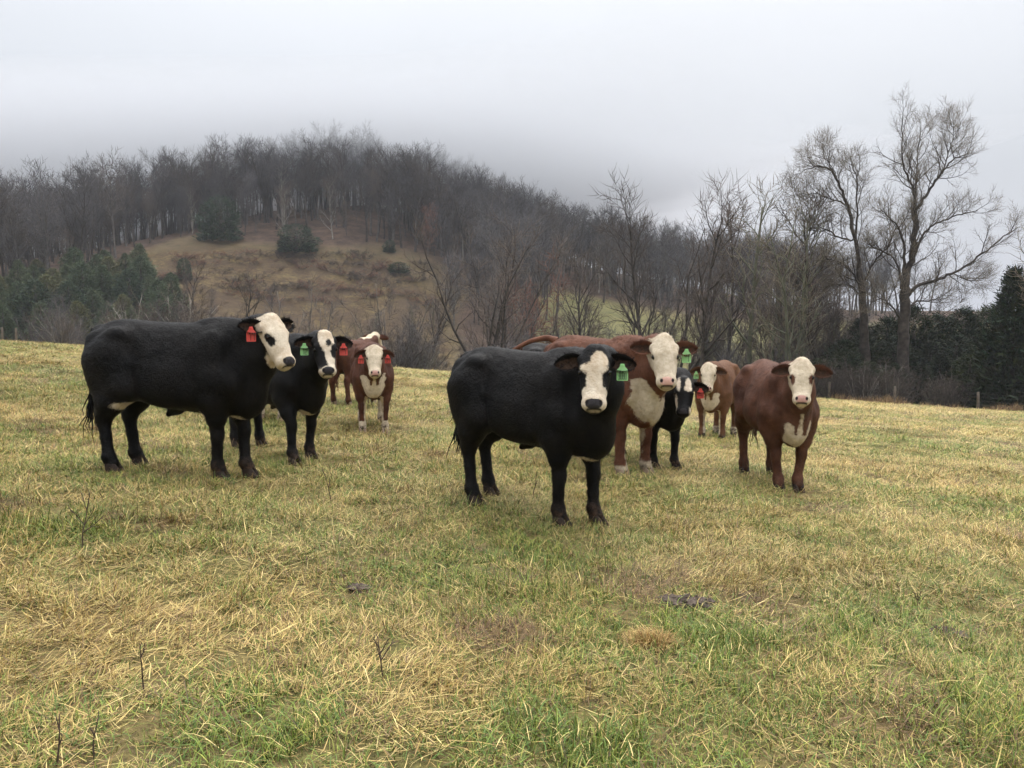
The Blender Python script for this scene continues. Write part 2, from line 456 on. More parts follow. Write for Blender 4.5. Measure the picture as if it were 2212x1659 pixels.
class Field:
    def __init__(s, lo, hi, h):
        s.lo = np.array(lo, float); s.h = h
        s.n = np.ceil((np.array(hi) - s.lo) / h).astype(int) + 1
        s.f = np.full(s.n, 1.0, np.float32); s.xs = 1.0
        s.ax = [s.lo[i] + h * np.arange(s.n[i]) for i in range(3)]
    def sub(s, lo, hi, pad):
        i0 = np.clip(np.floor((np.array(lo) - pad - s.lo) / s.h).astype(int), 0, s.n - 1)
        i1 = np.clip(np.ceil((np.array(hi) + pad - s.lo) / s.h).astype(int) + 1, 1, s.n)
        sl = tuple(slice(a, b) for a, b in zip(i0, i1))
        X, Y, Z = np.meshgrid(s.ax[0][sl[0]], s.ax[1][sl[1]], s.ax[2][sl[2]], indexing='ij')
        return sl, X, Y, Z
    def cone(s, a, b, ra, rb, k=.05, sy=1.0):
        a = np.array(a, float) * [s.xs, 1, 1]; b = np.array(b, float) * [s.xs, 1, 1]; R = max(ra, rb)
        sl, X, Y, Z = s.sub(np.minimum(a, b) - R, np.maximum(a, b) + R, k + .05)
        if X.size == 0: return
        ab = b - a; L2 = ab @ ab + 1e-9
        px, py, pz = X - a[0], Y - a[1], Z - a[2]
        t = np.clip((px * ab[0] + py * ab[1] + pz * ab[2]) / L2, 0, 1)
        d = np.sqrt((px - t * ab[0]) ** 2 + ((py - t * ab[1]) * sy) ** 2 + (pz - t * ab[2]) ** 2) - (ra + (rb - ra) * t)
        s_union(s.f, sl, d.astype(np.float32), k)
    def ell(s, c, r, k=.05, R=None, cut=False):
        c = np.array(c, float) * [s.xs, 1, 1]; r = np.array(r, float) * [s.xs, 1, 1]; R = np.eye(3) if R is None else R
        ext = np.abs(R) @ r
        sl, X, Y, Z = s.sub(c - ext, c + ext, k + .05)
        if X.size == 0: return
        P = np.stack([X - c[0], Y - c[1], Z - c[2]], -1) @ R
        k0 = np.linalg.norm(P / r, axis=-1); k1 = np.linalg.norm(P / (r * r), axis=-1) + 1e-6
        d = (k0 * (k0 - 1) / k1).astype(np.float32)
        if cut:
            a = s.f[sl]; d = -d
            h = np.clip(.5 - .5 * (a - d) / k, 0, 1)
            s.f[sl] = a + (d - a) * h + k * h * (1 - h)
        else:
            s_union(s.f, sl, d, k)
    def torso(s, tab, k=.05, fat=1.0):
        tab = np.array(tab); tab[:, 0] *= s.xs; xs = tab[:, 0]
        sl, X, Y, Z = s.sub((xs[0], -.45, .3), (xs[-1], .45, 1.45), .06)
        from_x = np.clip(X, xs[0], xs[-1])
        def cub(col):
            # monotone-ish smooth interpolation along the animal
            return np.interp(from_x, FX, np.convolve(np.pad(np.interp(FX, xs, tab[:, col]), 4, 'edge'), np.ones(9) / 9, 'valid'))
        FX = np.linspace(xs[0], xs[-1], 90)
        top, bot, hw = cub(1), cub(2), cub(3) * fat
        hd = np.maximum((top - bot) / 2, .02); zc = (top + bot) / 2
        u = np.abs(Y) / np.maximum(hw, .02); v = (Z - zc) / hd
        # wider in the lower ribs, narrower along the spine
        u = u / (1.0 - .26 * np.clip(v, 0, 1) + .02 * np.clip(-v, 0, 1))
        p = (u ** 2.35 + np.abs(v) ** 2.35) ** (1 / 2.35)
        d = (p - 1) * np.minimum(hw, hd) * .9
        dx = np.maximum(np.maximum(xs[0] - X, X - xs[-1]), 0)
        d = np.where(dx > 0, np.sqrt(np.maximum(d, 0) ** 2 + dx ** 2), d)
        s_union(s.f, sl, d.astype(np.float32), k)
    def mesh(s):
        f = s.f; ins = f < 0
        c = [(i, j, k) for i in (0, 1) for j in (0, 1) for k in (0, 1)]
        nx, ny, nz = f.shape
        cs = sum(ins[i:nx - 1 + i, j:ny - 1 + j, k:nz - 1 + k].astype(np.int8) for i, j, k in c)
        mixed = (cs > 0) & (cs < 8)
        idx = np.argwhere(mixed)
        vid = np.full(mixed.shape, -1, np.int32); vid[mixed] = np.arange(len(idx))
        val = np.stack([f[idx[:, 0] + i, idx[:, 1] + j, idx[:, 2] + k] for i, j, k in c], 1)
        acc = np.zeros((len(idx), 3)); cnt = np.zeros(len(idx))
        ca = np.array(c, float)
        for a in range(8):
            for b in range(a + 1, 8):
                if np.abs(ca[a] - ca[b]).sum() != 1: continue
                m = (val[:, a] < 0) != (val[:, b] < 0)
                t = val[m, a] / (val[m, a] - val[m, b])
                acc[m] += ca[a] + t[:, None] * (ca[b] - ca[a]); cnt[m] += 1
        V = s.lo + s.h * (idx + acc / cnt[:, None])
        Q = []
        def quads(ax):
            o1, o2 = [(1, 2), (2, 0), (0, 1)][ax]
            sh = [slice(None)] * 3; sh2 = [slice(None)] * 3
            sh[ax] = slice(0, -1); sh2[ax] = slice(1, None)
            A, B = ins[tuple(sh)], ins[tuple(sh2)]
            e = np.argwhere(A != B)
            e = e[(e[:, o1] > 0) & (e[:, o2] > 0) & (e[:, o1] < f.shape[o1] - 1) & (e[:, o2] < f.shape[o2] - 1)]
            fl = A[e[:, 0], e[:, 1], e[:, 2]]
            def cell(d1, d2):
                q = e.copy(); q[:, o1] -= d1; q[:, o2] -= d2
                return vid[q[:, 0], q[:, 1], q[:, 2]]
            q = np.stack([cell(1, 1), cell(0, 1), cell(0, 0), cell(1, 0)], 1)
            q[~fl] = q[~fl][:, ::-1]
            Q.append(q)
        for ax in range(3): quads(ax)
        return V, np.concatenate(Q)

def relax(V, Q, it=1, lam=.5):
    E = np.concatenate([Q[:, [0, 1]], Q[:, [1, 2]], Q[:, [2, 3]], Q[:, [3, 0]]])
    for _ in range(it):
        S = np.zeros_like(V); c = np.zeros(len(V))
        np.add.at(S, E[:, 0], V[E[:, 1]]); np.add.at(c, E[:, 0], 1)
        V = V + lam * (S / np.maximum(c, 1)[:, None] - V)
    return V

def normals(V, Q):
    n = np.cross(V[Q[:, 2]] - V[Q[:, 0]], V[Q[:, 3]] - V[Q[:, 1]])
    N = np.zeros_like(V)
    for i in range(4): np.add.at(N, Q[:, i], n)
    return N / (np.linalg.norm(N, axis=1)[:, None] + 1e-12), np.linalg.norm(n, axis=1) / 2

TORSO = [(-.795, 1.13, .96, .055), (-.765, 1.20, .86, .130), (-.70, 1.262, .73, .195), (-.60, 1.292, .66, .232), (-.48, 1.30, .635, .255), (-.34, 1.285, .610, .272),
         (-.15, 1.272, .570, .305), (.05, 1.265, .54, .322), (.22, 1.268, .52, .305), (.36, 1.285, .505, .268), (.48, 1.262, .50, .238),
         (.58, 1.20, .505, .202), (.66, 1.12, .55, .158), (.725, 1.02, .63, .105)]

def head_frame(P, yaw, pitch, roll=0.0):
    f = np.array([math.cos(yaw), math.sin(yaw), 0]); l = np.array([-math.sin(yaw), math.cos(yaw), 0]); z = np.array([0, 0, 1.])
    hx = f * math.cos(pitch) - z * math.sin(pitch)
    hz = f * math.sin(pitch) + z * math.cos(pitch)
    if roll:
        l, hz = l * math.cos(roll) + hz * math.sin(roll), -l * math.sin(roll) + hz * math.cos(roll)
    return np.stack([hx, l, hz], 1), np.array(P, float)     # columns

def ear_mesh(side, inner_white, coat):
    """leaf-shaped cupped ear: x runs from base to tip, opening towards +z, local frame; side = +1 left, -1 right"""
    ns, nt_ = 12, 9
    V = []; C = []
    for sh in (0, 1):
        for i in range(ns):
            s = i / (ns - 1)
            w = .066 * (max(0.0, math.sin(math.pi * (.12 + .88 * s))) ** .62 if s < .999 else .05)
            w = max(w, .026 if s < .25 else .006)
            for j in range(nt_):
                t = -1 + 2 * j / (nt_ - 1)
                cup = .050 * (1 - t * t) * (.35 + .65 * math.sin(math.pi * min(.95, s + .12)))
                z = -cup - sh * .011 * (1 - .8 * abs(t)) + .010 * s
                x = .205 * s
                V.append((x, side * t * w * 1.0, z + .018 * (abs(t) ** 3)))
                C.append((inner_white if (sh == 0 and abs(t) < .75) else -.05, -.1, -.1, .9 if (sh == 0 and abs(t) < .72 and .1 < s < .92) else 0))  # last value turns the inside of the ear darker brown
    V = np.array(V); C = np.array(C); m = ns * nt_
    Q = []
    for sh in (0, 1):
        for i in range(ns - 1):
            for j in range(nt_ - 1):
                a = sh * m + i * nt_ + j
                q = [a, a + nt_, a + nt_ + 1, a + 1]
                Q.append(q if sh == 0 else q[::-1])
    for i in range(ns - 1):
        for j in (0, nt_ - 1):
            a = i * nt_ + j
            Q.append([a, a + nt_, a + nt_ + m, a + m])
    for j in range(nt_ - 1):
        a = (ns - 1) * nt_ + j
        Q.append([a, a + 1, a + 1 + m, a + m])
    g = Geo(); g.add(V, Q, None, C)
    # soft hairs along the rim and inside
    rr = np.random.default_rng(5)
    n = 500
    s = rr.uniform(.05, 1, n); t = np.where(rr.random(n) < .6, np.sign(rr.uniform(-1, 1, n)) * rr.uniform(.8, 1, n), rr.uniform(-.7, .7, n))
    ii = np.clip((s * (ns - 1)).astype(int), 0, ns - 1); jj = np.clip(((t + 1) / 2 * (nt_ - 1)).round().astype(int), 0, nt_ - 1)
    base = V[ii * nt_ + jj] + rr.normal(0, .003, (n, 3))
    d = np.stack([.5 + 0 * t, side * t * .8, .25 + .3 * rr.random(n)], 1) + rr.normal(0, .3, (n, 3))
    d /= np.linalg.norm(d, axis=1)[:, None]
    sd = np.cross(d, rr.normal(0, 1, (n, 3))); sd /= np.linalg.norm(sd, axis=1)[:, None]
    L = rr.uniform(.012, .028, n)[:, None]
    H = np.stack([base - sd * .0014, base + sd * .0014, base + d * L], 1).reshape(-1, 3)
    g.add(H, None, np.arange(3 * n).reshape(-1, 3), np.repeat(C[ii * nt_ + jj], 3, 0))
    Vall = np.concatenate(g.V); A = np.concatenate(g.A)
    rest = np.concatenate([Vall + [3, 1, 2], np.ones((len(Vall), 1))], 1)
    return mk_mesh("ear", Vall, np.concatenate(g.Q), np.concatenate(g.T), True, [coat], attrs={"coat": A, "rest": rest})

DIG = {'0': "abcdef", '1': "bc", '2': "abged", '3': "abgcd", '7': "abc", '8': "abcdefg", 'C': "afed", '4': "fgbc", '6': "afedcg"}
SEG = {'a': (0, 1, 1, 1), 'b': (1, 1, 1, .5), 'c': (1, .5, 1, 0), 'd': (0, 0, 1, 0), 'e': (0, .5, 0, 0), 'f': (0, 1, 0, .5), 'g': (0, .5, 1, .5)}
def tag_mesh(mat, text):
    """panel tag with a narrow shouldered neck, button and inked number; hangs along -z, faces +y"""
    out = [(-.013, .012), (.013, .012), (.019, -.010), (.034, -.026), (.040, -.038), (.040, -.102), (.036, -.107), (-.036, -.107), (-.040, -.102), (-.040, -.038), (-.034, -.026), (-.019, -.010)]
    n = len(out); g = Geo()
    F = [(x, .0016 + .05 * x * x, z) for x, z in out]; B = [(x, -.0016 + .05 * x * x, z) for x, z in out]
    cf = [(0, .0016, -.055)]; cb = [(0, -.0016, -.055)]
    V = F + B + cf + cb
    T = [[i, (i + 1) % n, 2 * n] for i in range(n)] + [[n + (i + 1) % n, n + i, 2 * n + 1] for i in range(n)]
    Q = [[i, i + n, (i + 1) % n + n, (i + 1) % n] for i in range(n)]
    g.add(V, Q, T)
    th = np.arange(8) * math.pi / 4
    btn = [(0.011 * math.cos(a), .006, .0 + .011 * math.sin(a)) for a in th] + [(0.011 * math.cos(a), .0, .0 + .011 * math.sin(a)) for a in th] + [(0, .008, 0)]
    g.add(btn, [[i, (i + 1) % 8, 8 + (i + 1) % 8, 8 + i] for i in range(8)], [[i, (i + 1) % 8, 16] for i in range(8)])
    nq, ntr = sum(len(q) for q in g.Q), sum(len(t) for t in g.T)
    w = .060 / len(text); cw = w * .62
    ink = Geo()
    for i, ch in enumerate(text):
        x0 = .030 - (i + 1) * w + (w - cw) / 2; z0 = -.096; h = .045
        for sname in DIG[ch]:
            x1, z1, x2, z2 = SEG[sname]; x1, x2 = 1 - x1, 1 - x2
            a = (x0 + x1 * cw, z0 + z1 * h); b = (x0 + x2 * cw, z0 + z2 * h)
            cx, cz = (a[0] + b[0]) / 2, (a[1] + b[1]) / 2
            sx, sz = abs(a[0] - b[0]) + .0032, abs(a[1] - b[1]) + .0032
            box(ink, (cx, .0032 + .05 * cx * cx, cz), (sx, .0016, sz))
    V = np.concatenate(g.V + ink.V)
    Q = np.concatenate(g.Q + [q + g.n for q in ink.Q]); T = np.concatenate(g.T)
    mi = np.concatenate([np.zeros(nq), np.ones(len(Q) - nq), np.zeros(len(T))])
    return mk_mesh("ear_tag", V, Q, T, False, [mat, MAT['ink']], mi)

def hoof_mesh(mat):
    """two claws with a cleft, toe forward (+x), sole at z = 0"""
    g = Geo()
    for s in (-1, 1):
        rings = []
        for z, L, W, dx in ((0.0, .068, .030, .004), (.018, .066, .030, .0), (.045, .056, .028, -.012), (.075, .046, .027, -.024), (.088, .030, .020, -.028)):
            th = np.linspace(0, 2 * math.pi, 12, endpoint=False)
            cx = np.cos(th); cy = np.sin(th)
            x = dx + L * np.sign(cx) * np.abs(cx) ** .9; y = s * .029 + W * cy * (1 - .25 * np.clip(cx, 0, 1))
            rings.append(np.stack([x, y, np.full(12, z)], 1))
        V = np.concatenate(rings + [np.array([[rings[0][:, 0].mean(), s * .029, 0]]), np.array([[rings[-1][:, 0].mean(), s * .029, .092]])])
        Q = [[i * 12 + j, i * 12 + (j + 1) % 12, (i + 1) * 12 + (j + 1) % 12, (i + 1) * 12 + j] for i in range(4) for j in range(12)]
        T = [[(j + 1) % 12, j, 60] for j in range(12)] + [[48 + j, 48 + (j + 1) % 12, 61] for j in range(12)]
        g.add(V, Q, T)
        # dew claw behind
        th = np.linspace(0, 2 * math.pi, 6, endpoint=False)
        b = np.array([[-.055 + .010 * math.cos(a), s * .028 + .010 * math.sin(a), .115] for a in th] + [[-.068, s * .030, .085]])
        g.add(b, None, [[j, (j + 1) % 6, 6][::-1] for j in range(6)])
    return g.mesh("hoof", [mat])

def make_cow(spec):
    """spec: name data for one animal; all body coordinates in metres for a hip height of 1.30, x forward, y left"""
    h = spec.get('res', .015)
    sca = spec['scale']
    yaw = spec['yaw']; org = spec['org']
    coat = COATS[spec['coat']]
    rg = np.random.default_rng(spec['seed'])
    c, s_ = math.cos(yaw), math.sin(yaw)
    def to_local(w):
        d = (np.asarray(w, float) - org) / sca
        return np.array([c * d[0] + s_ * d[1], -s_ * d[0] + c * d[1], d[2]])
    # hooves on the real ground
    XS = spec.get('xs', .93)
    HOOF = {'FL': (.47, .165), 'FR': (.47, -.165), 'BL': (-.64, .155), 'BR': (-.64, -.155)}
    hv = {}
    for k, (x, y) in HOOF.items():
        x = x * XS; tx, ty = x, y
        if k in spec.get('hooves', {}):
            p = to_local(hit(*spec['hooves'][k], 2.0, 40.0))
            tx = x + np.clip(p[0] - x, -.17, .17); ty = y + np.clip(p[1] - y, -.07, .07)
        if k in spec.get('step', {}):
            tx += spec['step'][k][0]; ty += spec['step'][k][1]
        wx = org[0] + sca * (c * tx - s_ * ty); wy = org[1] + sca * (s_ * tx + c * ty)
        hv[k] = np.array([tx, ty, (float(terrain(wx, wy)) - org[2]) / sca])
    fat = spec.get('fat', .95)
    F = Field((-1.0, -.72, -.12), (1.52, .72, 1.72), h)
    F.xs = XS
    tab = [(x, t, b + spec.get('tuck', 0) * (x < .3) * (x > -.6), w) for x, t, b, w in TORSO]
    F.torso(tab, .05, fat)
    # rump, hips, shoulders, brisket
    for sd in (-1, 1):
        F.ell((-.49, sd * .195, 1.175), (.085, .045, .045), .11)         # hook bone
        F.ell((-.755, sd * .095, 1.13), (.045, .04, .05), .06)           # pin bone
        F.ell((-.70, sd * .115, 1.04), (.11, .080, .15), .08)
        F.ell((-.57, sd * .175, .88), (.19, .110, .27), .06)
        F.ell((.40, sd * .180, .97), (.125, .070, .22), .10)            # shoulder blade
        F.ell((.50, sd * .165, .79), (.13, .085, .13), .06)              # point of shoulder
        F.ell((.02, sd * .225, .76), (.32, .09, .16), .10)
        F.ell((-.345, sd * .325, 1.07), (.10, .075, .085), .09, cut=True)  # hollow before the hip
        F.ell((.235, sd * .352, .90), (.045, .050, .22), .08, cut=True)    # groove behind the shoulder
        F.ell((-.335, sd * .330, .76), (.045, .075, .17), .07, cut=True)   # flank crease
        F.ell((.575, sd * .235, 1.00), (.06, .06, .16), .07, cut=True)     # neck to shoulder
    F.ell((-.76, 0, 1.19), (.07, .040, .06), .06)
    F.ell((.34, 0, 1.262), (.15, .050, .035), .06)
    F.ell((.60, 0, .60), (.14, .085, .12), .07)
    F.ell((.65, 0, .76), (.11, .095, .15), .07)
    if spec.get('sheath', True):
        F.cone((-.05, 0, .55), (-.14, 0, .505), .05, .022, .05)
    # legs
    legs = {}
    for k, sd in (('FL', 1), ('FR', -1)):
        o = hv[k] / [XS, 1, 1] - np.array([.47, sd * .165, 0])
        a = np.array([.42, sd * .185, .80]); b = np.array([.385, sd * .185, .64]) + o * .15
        kn = np.array([.435, sd * .170, .375]) + o * [.7, .6, .7]; fe = np.array([.435, sd * .165, .125]) + o * [.94, 1, 1]; ho = np.array([.462, sd * .165, .070]) + o
        m1 = b + (kn - b) * .5 + np.array([.012, 0, 0]); m2 = kn + (fe - kn) * .55
        F.cone(a, b, .125, .108, .07, 1.15); F.cone(b, m1, .104, .076, .05); F.cone(m1, kn + [0, 0, .055], .076, .055, .03)
        F.ell(kn + [.006, 0, 0], (.060, .057, .062), .03); F.cone(kn - [0, 0, .04], m2, .050, .042, .02); F.cone(m2, fe, .042, .046, .02)
        F.ell(fe, (.053, .052, .05), .03); F.cone(fe, ho, .048, .054, .02)
        legs[k] = ho * [XS, 1, 1]
    for k, sd in (('BL', 1), ('BR', -1)):
        o = hv[k] / [XS, 1, 1] - np.array([-.64, sd * .155, 0])
        st = np.array([-.44, sd * .200, .74]) + o * .1
        hk = np.array([-.715, sd * .155, .455]) + o * [.85, .6, .7]; fe = np.array([-.672, sd * .155, .125]) + o * [.94, 1, 1]; ho = np.array([-.648, sd * .155, .070]) + o
        F.cone((-.54, sd * .18, .98), st, .165, .125, .07, 1.2)
        gk = st + (hk - st) * .55 + np.array([-.02, 0, .0])
        F.cone((-.68, sd * .14, .95), gk + [-.03, 0, .06], .125, .085, .08, 1.1)
        F.cone(st, gk, .125, .095, .06, 1.1); F.cone(gk, hk + [.01, 0, .03], .095, .066, .05)
        F.ell(hk + [.004, 0, 0], (.066, .052, .075), .04); F.cone(hk + [-.015, 0, 0], hk + [-.062, 0, .085], .040, .022, .03)
        m2 = hk + (fe - hk) * .5
        F.cone(hk - [0, 0, .04], m2, .052, .043, .02); F.cone(m2, fe, .043, .047, .02)
        F.ell(fe, (.055, .052, .05), .03); F.cone(fe, ho, .049, .054, .02)
        legs[k] = ho * [XS, 1, 1]
    # neck and head
    hd = spec['head']
    F.xs = 1.0
    # yaw of the face in the animal's frame
    wyaw = hd['wyaw']; psi = (wyaw - yaw + math.pi) % (2 * math.pi) - math.pi
    psi = max(-1.9, min(1.9, psi))
    bend = psi * hd.get('bend', .55)
    up = hd.get('up', .20); ln = hd.get('len', .40)
    P = np.array([.60 * XS + ln * math.cos(bend), ln * math.sin(bend), 1.14 + up])
    R, P = head_frame(P, psi, hd.get('pitch', 1.05), hd.get('roll', 0.0))
    hs = hd.get('size', .91)
    def H(x, y, z): return P + R @ (np.array([x, y, z]) * hs)
    mid = np.array([.60 * XS + .45 * ln * math.cos(bend * .6), .45 * ln * math.sin(bend * .6), 0])
    nk = spec.get('neck', 1.0)
    F.cone((.40 * XS, 0, 1.10), mid + [0, 0, 1.12 + up * .42], .150, .125 * nk, .09); F.cone(mid + [0, 0, 1.12 + up * .42], H(.06, 0, -.11), .125 * nk, .095, .06)
    F.cone((.52 * XS, 0, .88), mid + [.02, 0, .93 + up * .5], .175, .135 * nk, .09); F.cone(mid + [.02, 0, .93 + up * .5], H(.17, 0, -.20), .135 * nk, .085, .06)
    F.cone((.66 * XS, 0, .66), mid + [.045, 0, .83 + up * .4], .075, .065, .09); F.cone(mid + [.045, 0, .83 + up * .4], H(.22, 0, -.20), .065, .045, .08)
    def E(c, r, k=.04, cut=False): F.ell(H(*c), np.array(r) * hs, k * hs, R, cut)
    pb = hd.get('poll', 1.0)
    E((.105, 0, -.085), (.125, .108, .098)); E((.025, 0, -.055), (.055 * pb, .070, .062), .05); E((.16, 0, -.060), (.13, .108, .080))
    for sd in (-1, 1):
        E((.185, sd * .082, -.038), (.052, .042, .040), .035)
        E((.175, sd * .062, -.135), (.115, .050, .085), .05)
        E((.085, sd * .105, -.075), (.035, .035, .035), .04)
        E((.455, sd * .047, -.066), (.050, .046, .054), .03)
        E((.29, sd * .05, -.085), (.10, .04, .06), .05)
    F.cone(H(.20, 0, -.080), H(.42, 0, -.066), .088 * hs, .066 * hs, .04)
    E((.30, 0, -.092), (.15, .096, .068), .04)
    E((.447, 0, -.062), (.060, .086, .062), .03)
    F.cone(H(.18, 0, -.175), H(.445, 0, -.118), .066 * hs, .040 * hs, .05)
    E((.468, 0, -.112), (.050, .060, .038), .03)
    for sd in (-1, 1):
        E((.462, sd * .052, .000), (.021, .014, .020), .012, True)       # nostrils
        E((.205, sd * .118, -.040), (.021, .020, .017), .02, True)        # eye sockets
    V, Q = F.mesh()
    V = relax(V, Q, 1, .45)
    N, area = normals(V, Q)
    # ---- marking fields
    hp = ((V - P) @ R) / hs
    hxx, hyy, hzz = hp.T
    x, y, z = (V / [XS, 1, 1]).T
    VB = V / [XS, 1, 1]
    neckd = np.where(hxx > -.12, 1, -1)
    white = np.full(len(V), -.2)
    def U(f): np.maximum(white, f, out=white)
    def sph(cc, rr, P_): return (1 - np.linalg.norm((P_ - np.array(cc)) / np.array(rr), axis=1)) * min(rr)
    for f in spec['marks'](hxx, hyy, hzz, x, y, z, sph, hp, VB, N):
        if f[0] == '+': U(f[1])
        else: np.minimum(white, -f[1], out=white)
    nose = np.minimum.reduce([sph((.468, 0, -.018), (.042, .064, .055), hp) + 0 * x])
    nose = np.minimum(nose, .506 - hxx)
    dark = np.maximum(sph((.463, .052, -.004), (.022, .015, .03), hp), sph((.463, -.052, -.004), (.022, .015, .03), hp))
    dark = np.maximum(dark, .0045 - np.abs(hxx - .505) - np.maximum(np.abs(hyy) - .055, 0) - 10 * np.maximum(-.095 - hzz, 0))  # mouth crease: its shade painted as a dark line, no cut in the mesh
    for sd in (-1, 1):
        dark = np.maximum(dark, sph((.205, sd * .112, -.040), (.030, .03, .024), hp) - .002)
    if 'pinknose' in spec: nose = np.where(hxx < spec['pinknose'], -.05, nose)
    mud = sstep(.20, .05, z) * spec.get('mud', .6)
    mud = np.maximum(mud, spec.get('rumpmud', 0) * sstep(.2, .0, np.linalg.norm((V - [-.72, 0, 1.02]) * [1, .7, 1], axis=1)))
    A = np.stack([white, nose, dark, mud], 1)
    rest = np.concatenate([V, np.ones((len(V), 1))], 1)
    # a little lumpy coat relief
    nlump = fbm(x * 9 + y * 7, z * 9 + y * 5, spec['seed'], 2) * .6 + fbm(x * 24 + y * 17, z * 24 + y * 13, spec['seed'] + 5, 2)
    V2 = V + N * (nlump * spec.get('curl', .003) * (hxx < .05))[:, None]
    root = empty(spec['name'], org, yaw, sca)
    tag(root, spec['label'], 'cattle', 'beef cattle standing in the pasture')
    body = add_obj("body", mk_mesh("body", V2, Q, None, True, [coat], attrs={"coat": A, "rest": rest}), root)
    # ---- coat hairs
    nh = spec.get('hairs', 16000)
    pr = area / area.sum()
    fi = rg.choice(len(Q), nh, p=pr)
    wts = rg.dirichlet((1, 1, 1, 1), nh)
    base = (V2[Q[fi]] * wts[..., None]).sum(1); nn = N[Q[fi, 0]]; aa = A[Q[fi, 0]]
    hpb = ((base - P) @ R) / hs
    isface = (hpb[:, 0] > .02) & (np.abs(hpb[:, 1]) < .2) & (np.linalg.norm(base - P, axis=1) < .65)
    flow = np.where(isface[:, None], -R[:, 0] * .4 + 0 * base, np.array([-.55, 0, -.75]))
    flow = flow + rg.normal(0, .45, base.shape)
    d = flow - (flow * nn).sum(1)[:, None] * nn
    d /= np.linalg.norm(d, axis=1)[:, None] + 1e-9
    lift = rg.uniform(.12, .62, nh)[:, None] * spec.get('lift', 1.0)
    d = d + nn * lift; d /= np.linalg.norm(d, axis=1)[:, None]
    L = np.where(isface, rg.uniform(.006, .014, nh), rg.uniform(.014, .032, nh) * spec.get('hairlen', 1.0))[:, None]
    L = np.where(((hpb[:, 0] > .40) & isface)[:, None], L * .35, L)
    wd = np.cross(d, nn); wd /= np.linalg.norm(wd, axis=1)[:, None] + 1e-9
    hw = rg.uniform(.0013, .0026, nh)[:, None]
    b0 = base - nn * .002
    HV = np.stack([b0 - wd * hw, b0 + wd * hw, b0 + d * L], 1).reshape(-1, 3)
    keep = aa[:, 1] < .0
    HV = HV.reshape(-1, 3, 3)[keep].reshape(-1, 3); aa = aa[keep]; base = base[keep]
    n2 = len(aa)
    ha = np.repeat(aa, 3, 0)
    hr = np.concatenate([np.repeat(base + rg.normal(0, .012, base.shape) * np.where(aa[:, :1] < -.04, 6, 1), 3, 0), np.ones((3 * n2, 1))], 1)
    hme = mk_mesh("coat_hair", HV, None, np.arange(3 * n2).reshape(-1, 3), True, [coat], attrs={"coat": ha, "rest": hr})
    hn = nn[keep] + .35 * d[keep] + rg.normal(0, .30, (n2, 3)); hn /= np.linalg.norm(hn, axis=1)[:, None]
    hme.normals_split_custom_set_from_vertices(np.repeat(hn, 3, 0).tolist())
    fur = add_obj("coat_hair", hme, root, kind="stuff")
    # ---- eyes
    g = Geo()
    th = np.linspace(0, math.pi, 9)[1:-1]; ph = np.linspace(0, 2 * math.pi, 14, endpoint=False)
    sv = np.array([[math.sin(a) * math.cos(b), math.sin(a) * math.sin(b), math.cos(a)] for a in th for b in ph] + [[0, 0, 1], [0, 0, -1]])
    sq = [[i * 14 + j, (i + 1) * 14 + j, (i + 1) * 14 + (j + 1) % 14, i * 14 + (j + 1) % 14] for i in range(6) for j in range(14)]
    st = [[j, (j + 1) % 14, 98] for j in range(14)] + [[84 + (j + 1) % 14, 84 + j, 99] for j in range(14)]
    eye_me = mk_mesh("eye", sv * .0195 * hs, sq, st, True, [MAT['eye']])
    for sd in (1, -1):
        add_obj("eye", eye_me, root, Vector(H(.205, sd * .1085, -.040)))
    # ---- ears with tags
    droop, back = hd.get('droop', (.10, .10)), hd.get('back', .18)
    for n_, sd in enumerate((1, -1)):
        er = spec.get('ear_white', -.05)
        e = add_obj("ear", ear_mesh(sd, er, coat), root)
        ex = R @ np.array([droop[n_], sd * .97, -back]); ex /= np.linalg.norm(ex)
        ez = R @ np.array([.15, 0, 1.0]); ez -= ez @ ex * ex; ez /= np.linalg.norm(ez)
        ey = np.cross(ez, ex)
        M = Matrix(((ex[0], ey[0], ez[0], 0), (ex[1], ey[1], ez[1], 0), (ex[2], ey[2], ez[2], 0), (0, 0, 0, 1)))
        M.translation = Vector(H(.088, sd * .098, -.078))
        Me = M @ Matrix.Scale(hd.get('ear', 1.08) * hs, 4)
        e.matrix_basis = Me
        tg = spec.get('tags', {}).get('L' if sd > 0 else 'R')
        if tg:
            to = add_obj("ear_tag", tag_mesh(MAT['tag_' + tg[0]], tg[1]), e)
            # hang straight down in the world, facing the way the face looks
            down = np.array([0, 0, -1.]); fw = np.array([math.cos(psi + tg[2]), math.sin(psi + tg[2]), 0.])
            rt = np.cross(fw, -down)          # right of someone looking at the tag -> text x
            Mt = Matrix(((rt[0], fw[0], 0., 0), (rt[1], fw[1], 0., 0), (0., 0., 1., 0), (0, 0, 0, 1)))
            Mt.translation = Me @ Vector((.105, 0, .004)) + Vector((.012 * math.cos(psi), .012 * math.sin(psi), -.012))
            to.matrix_basis = Me.inverted() @ Mt
    # ---- hooves
    hm = hoof_mesh(MAT[spec.get('hoof', 'hoof_dark')])
    for k, ho in legs.items():
        ob = add_obj("hoof", hm, root, Vector((ho[0] + .022, ho[1], hv[k][2])))
    # ---- tail
    g = Geo()
    tl = spec.get('tail', [(-.79, 0, 1.20), (-.85, 0, 1.10), (-.865, .0, .90), (-.86, .0, .72), (-.86, .0, .60)])
    tl = np.array(tl, float) + [(.79 - .79 * XS), 0, 0]
    tt = np.linspace(0, 1, 22); ctrl = np.linspace(0, 1, len(tl))
    pts = np.stack([np.interp(tt, ctrl, tl[:, i]) for i in range(3)], 1)
    pts[1:-1] = (pts[:-2] + pts[1:-1] * 2 + pts[2:]) / 4; pts[1:-1] = (pts[:-2] + pts[1:-1] * 2 + pts[2:]) / 4
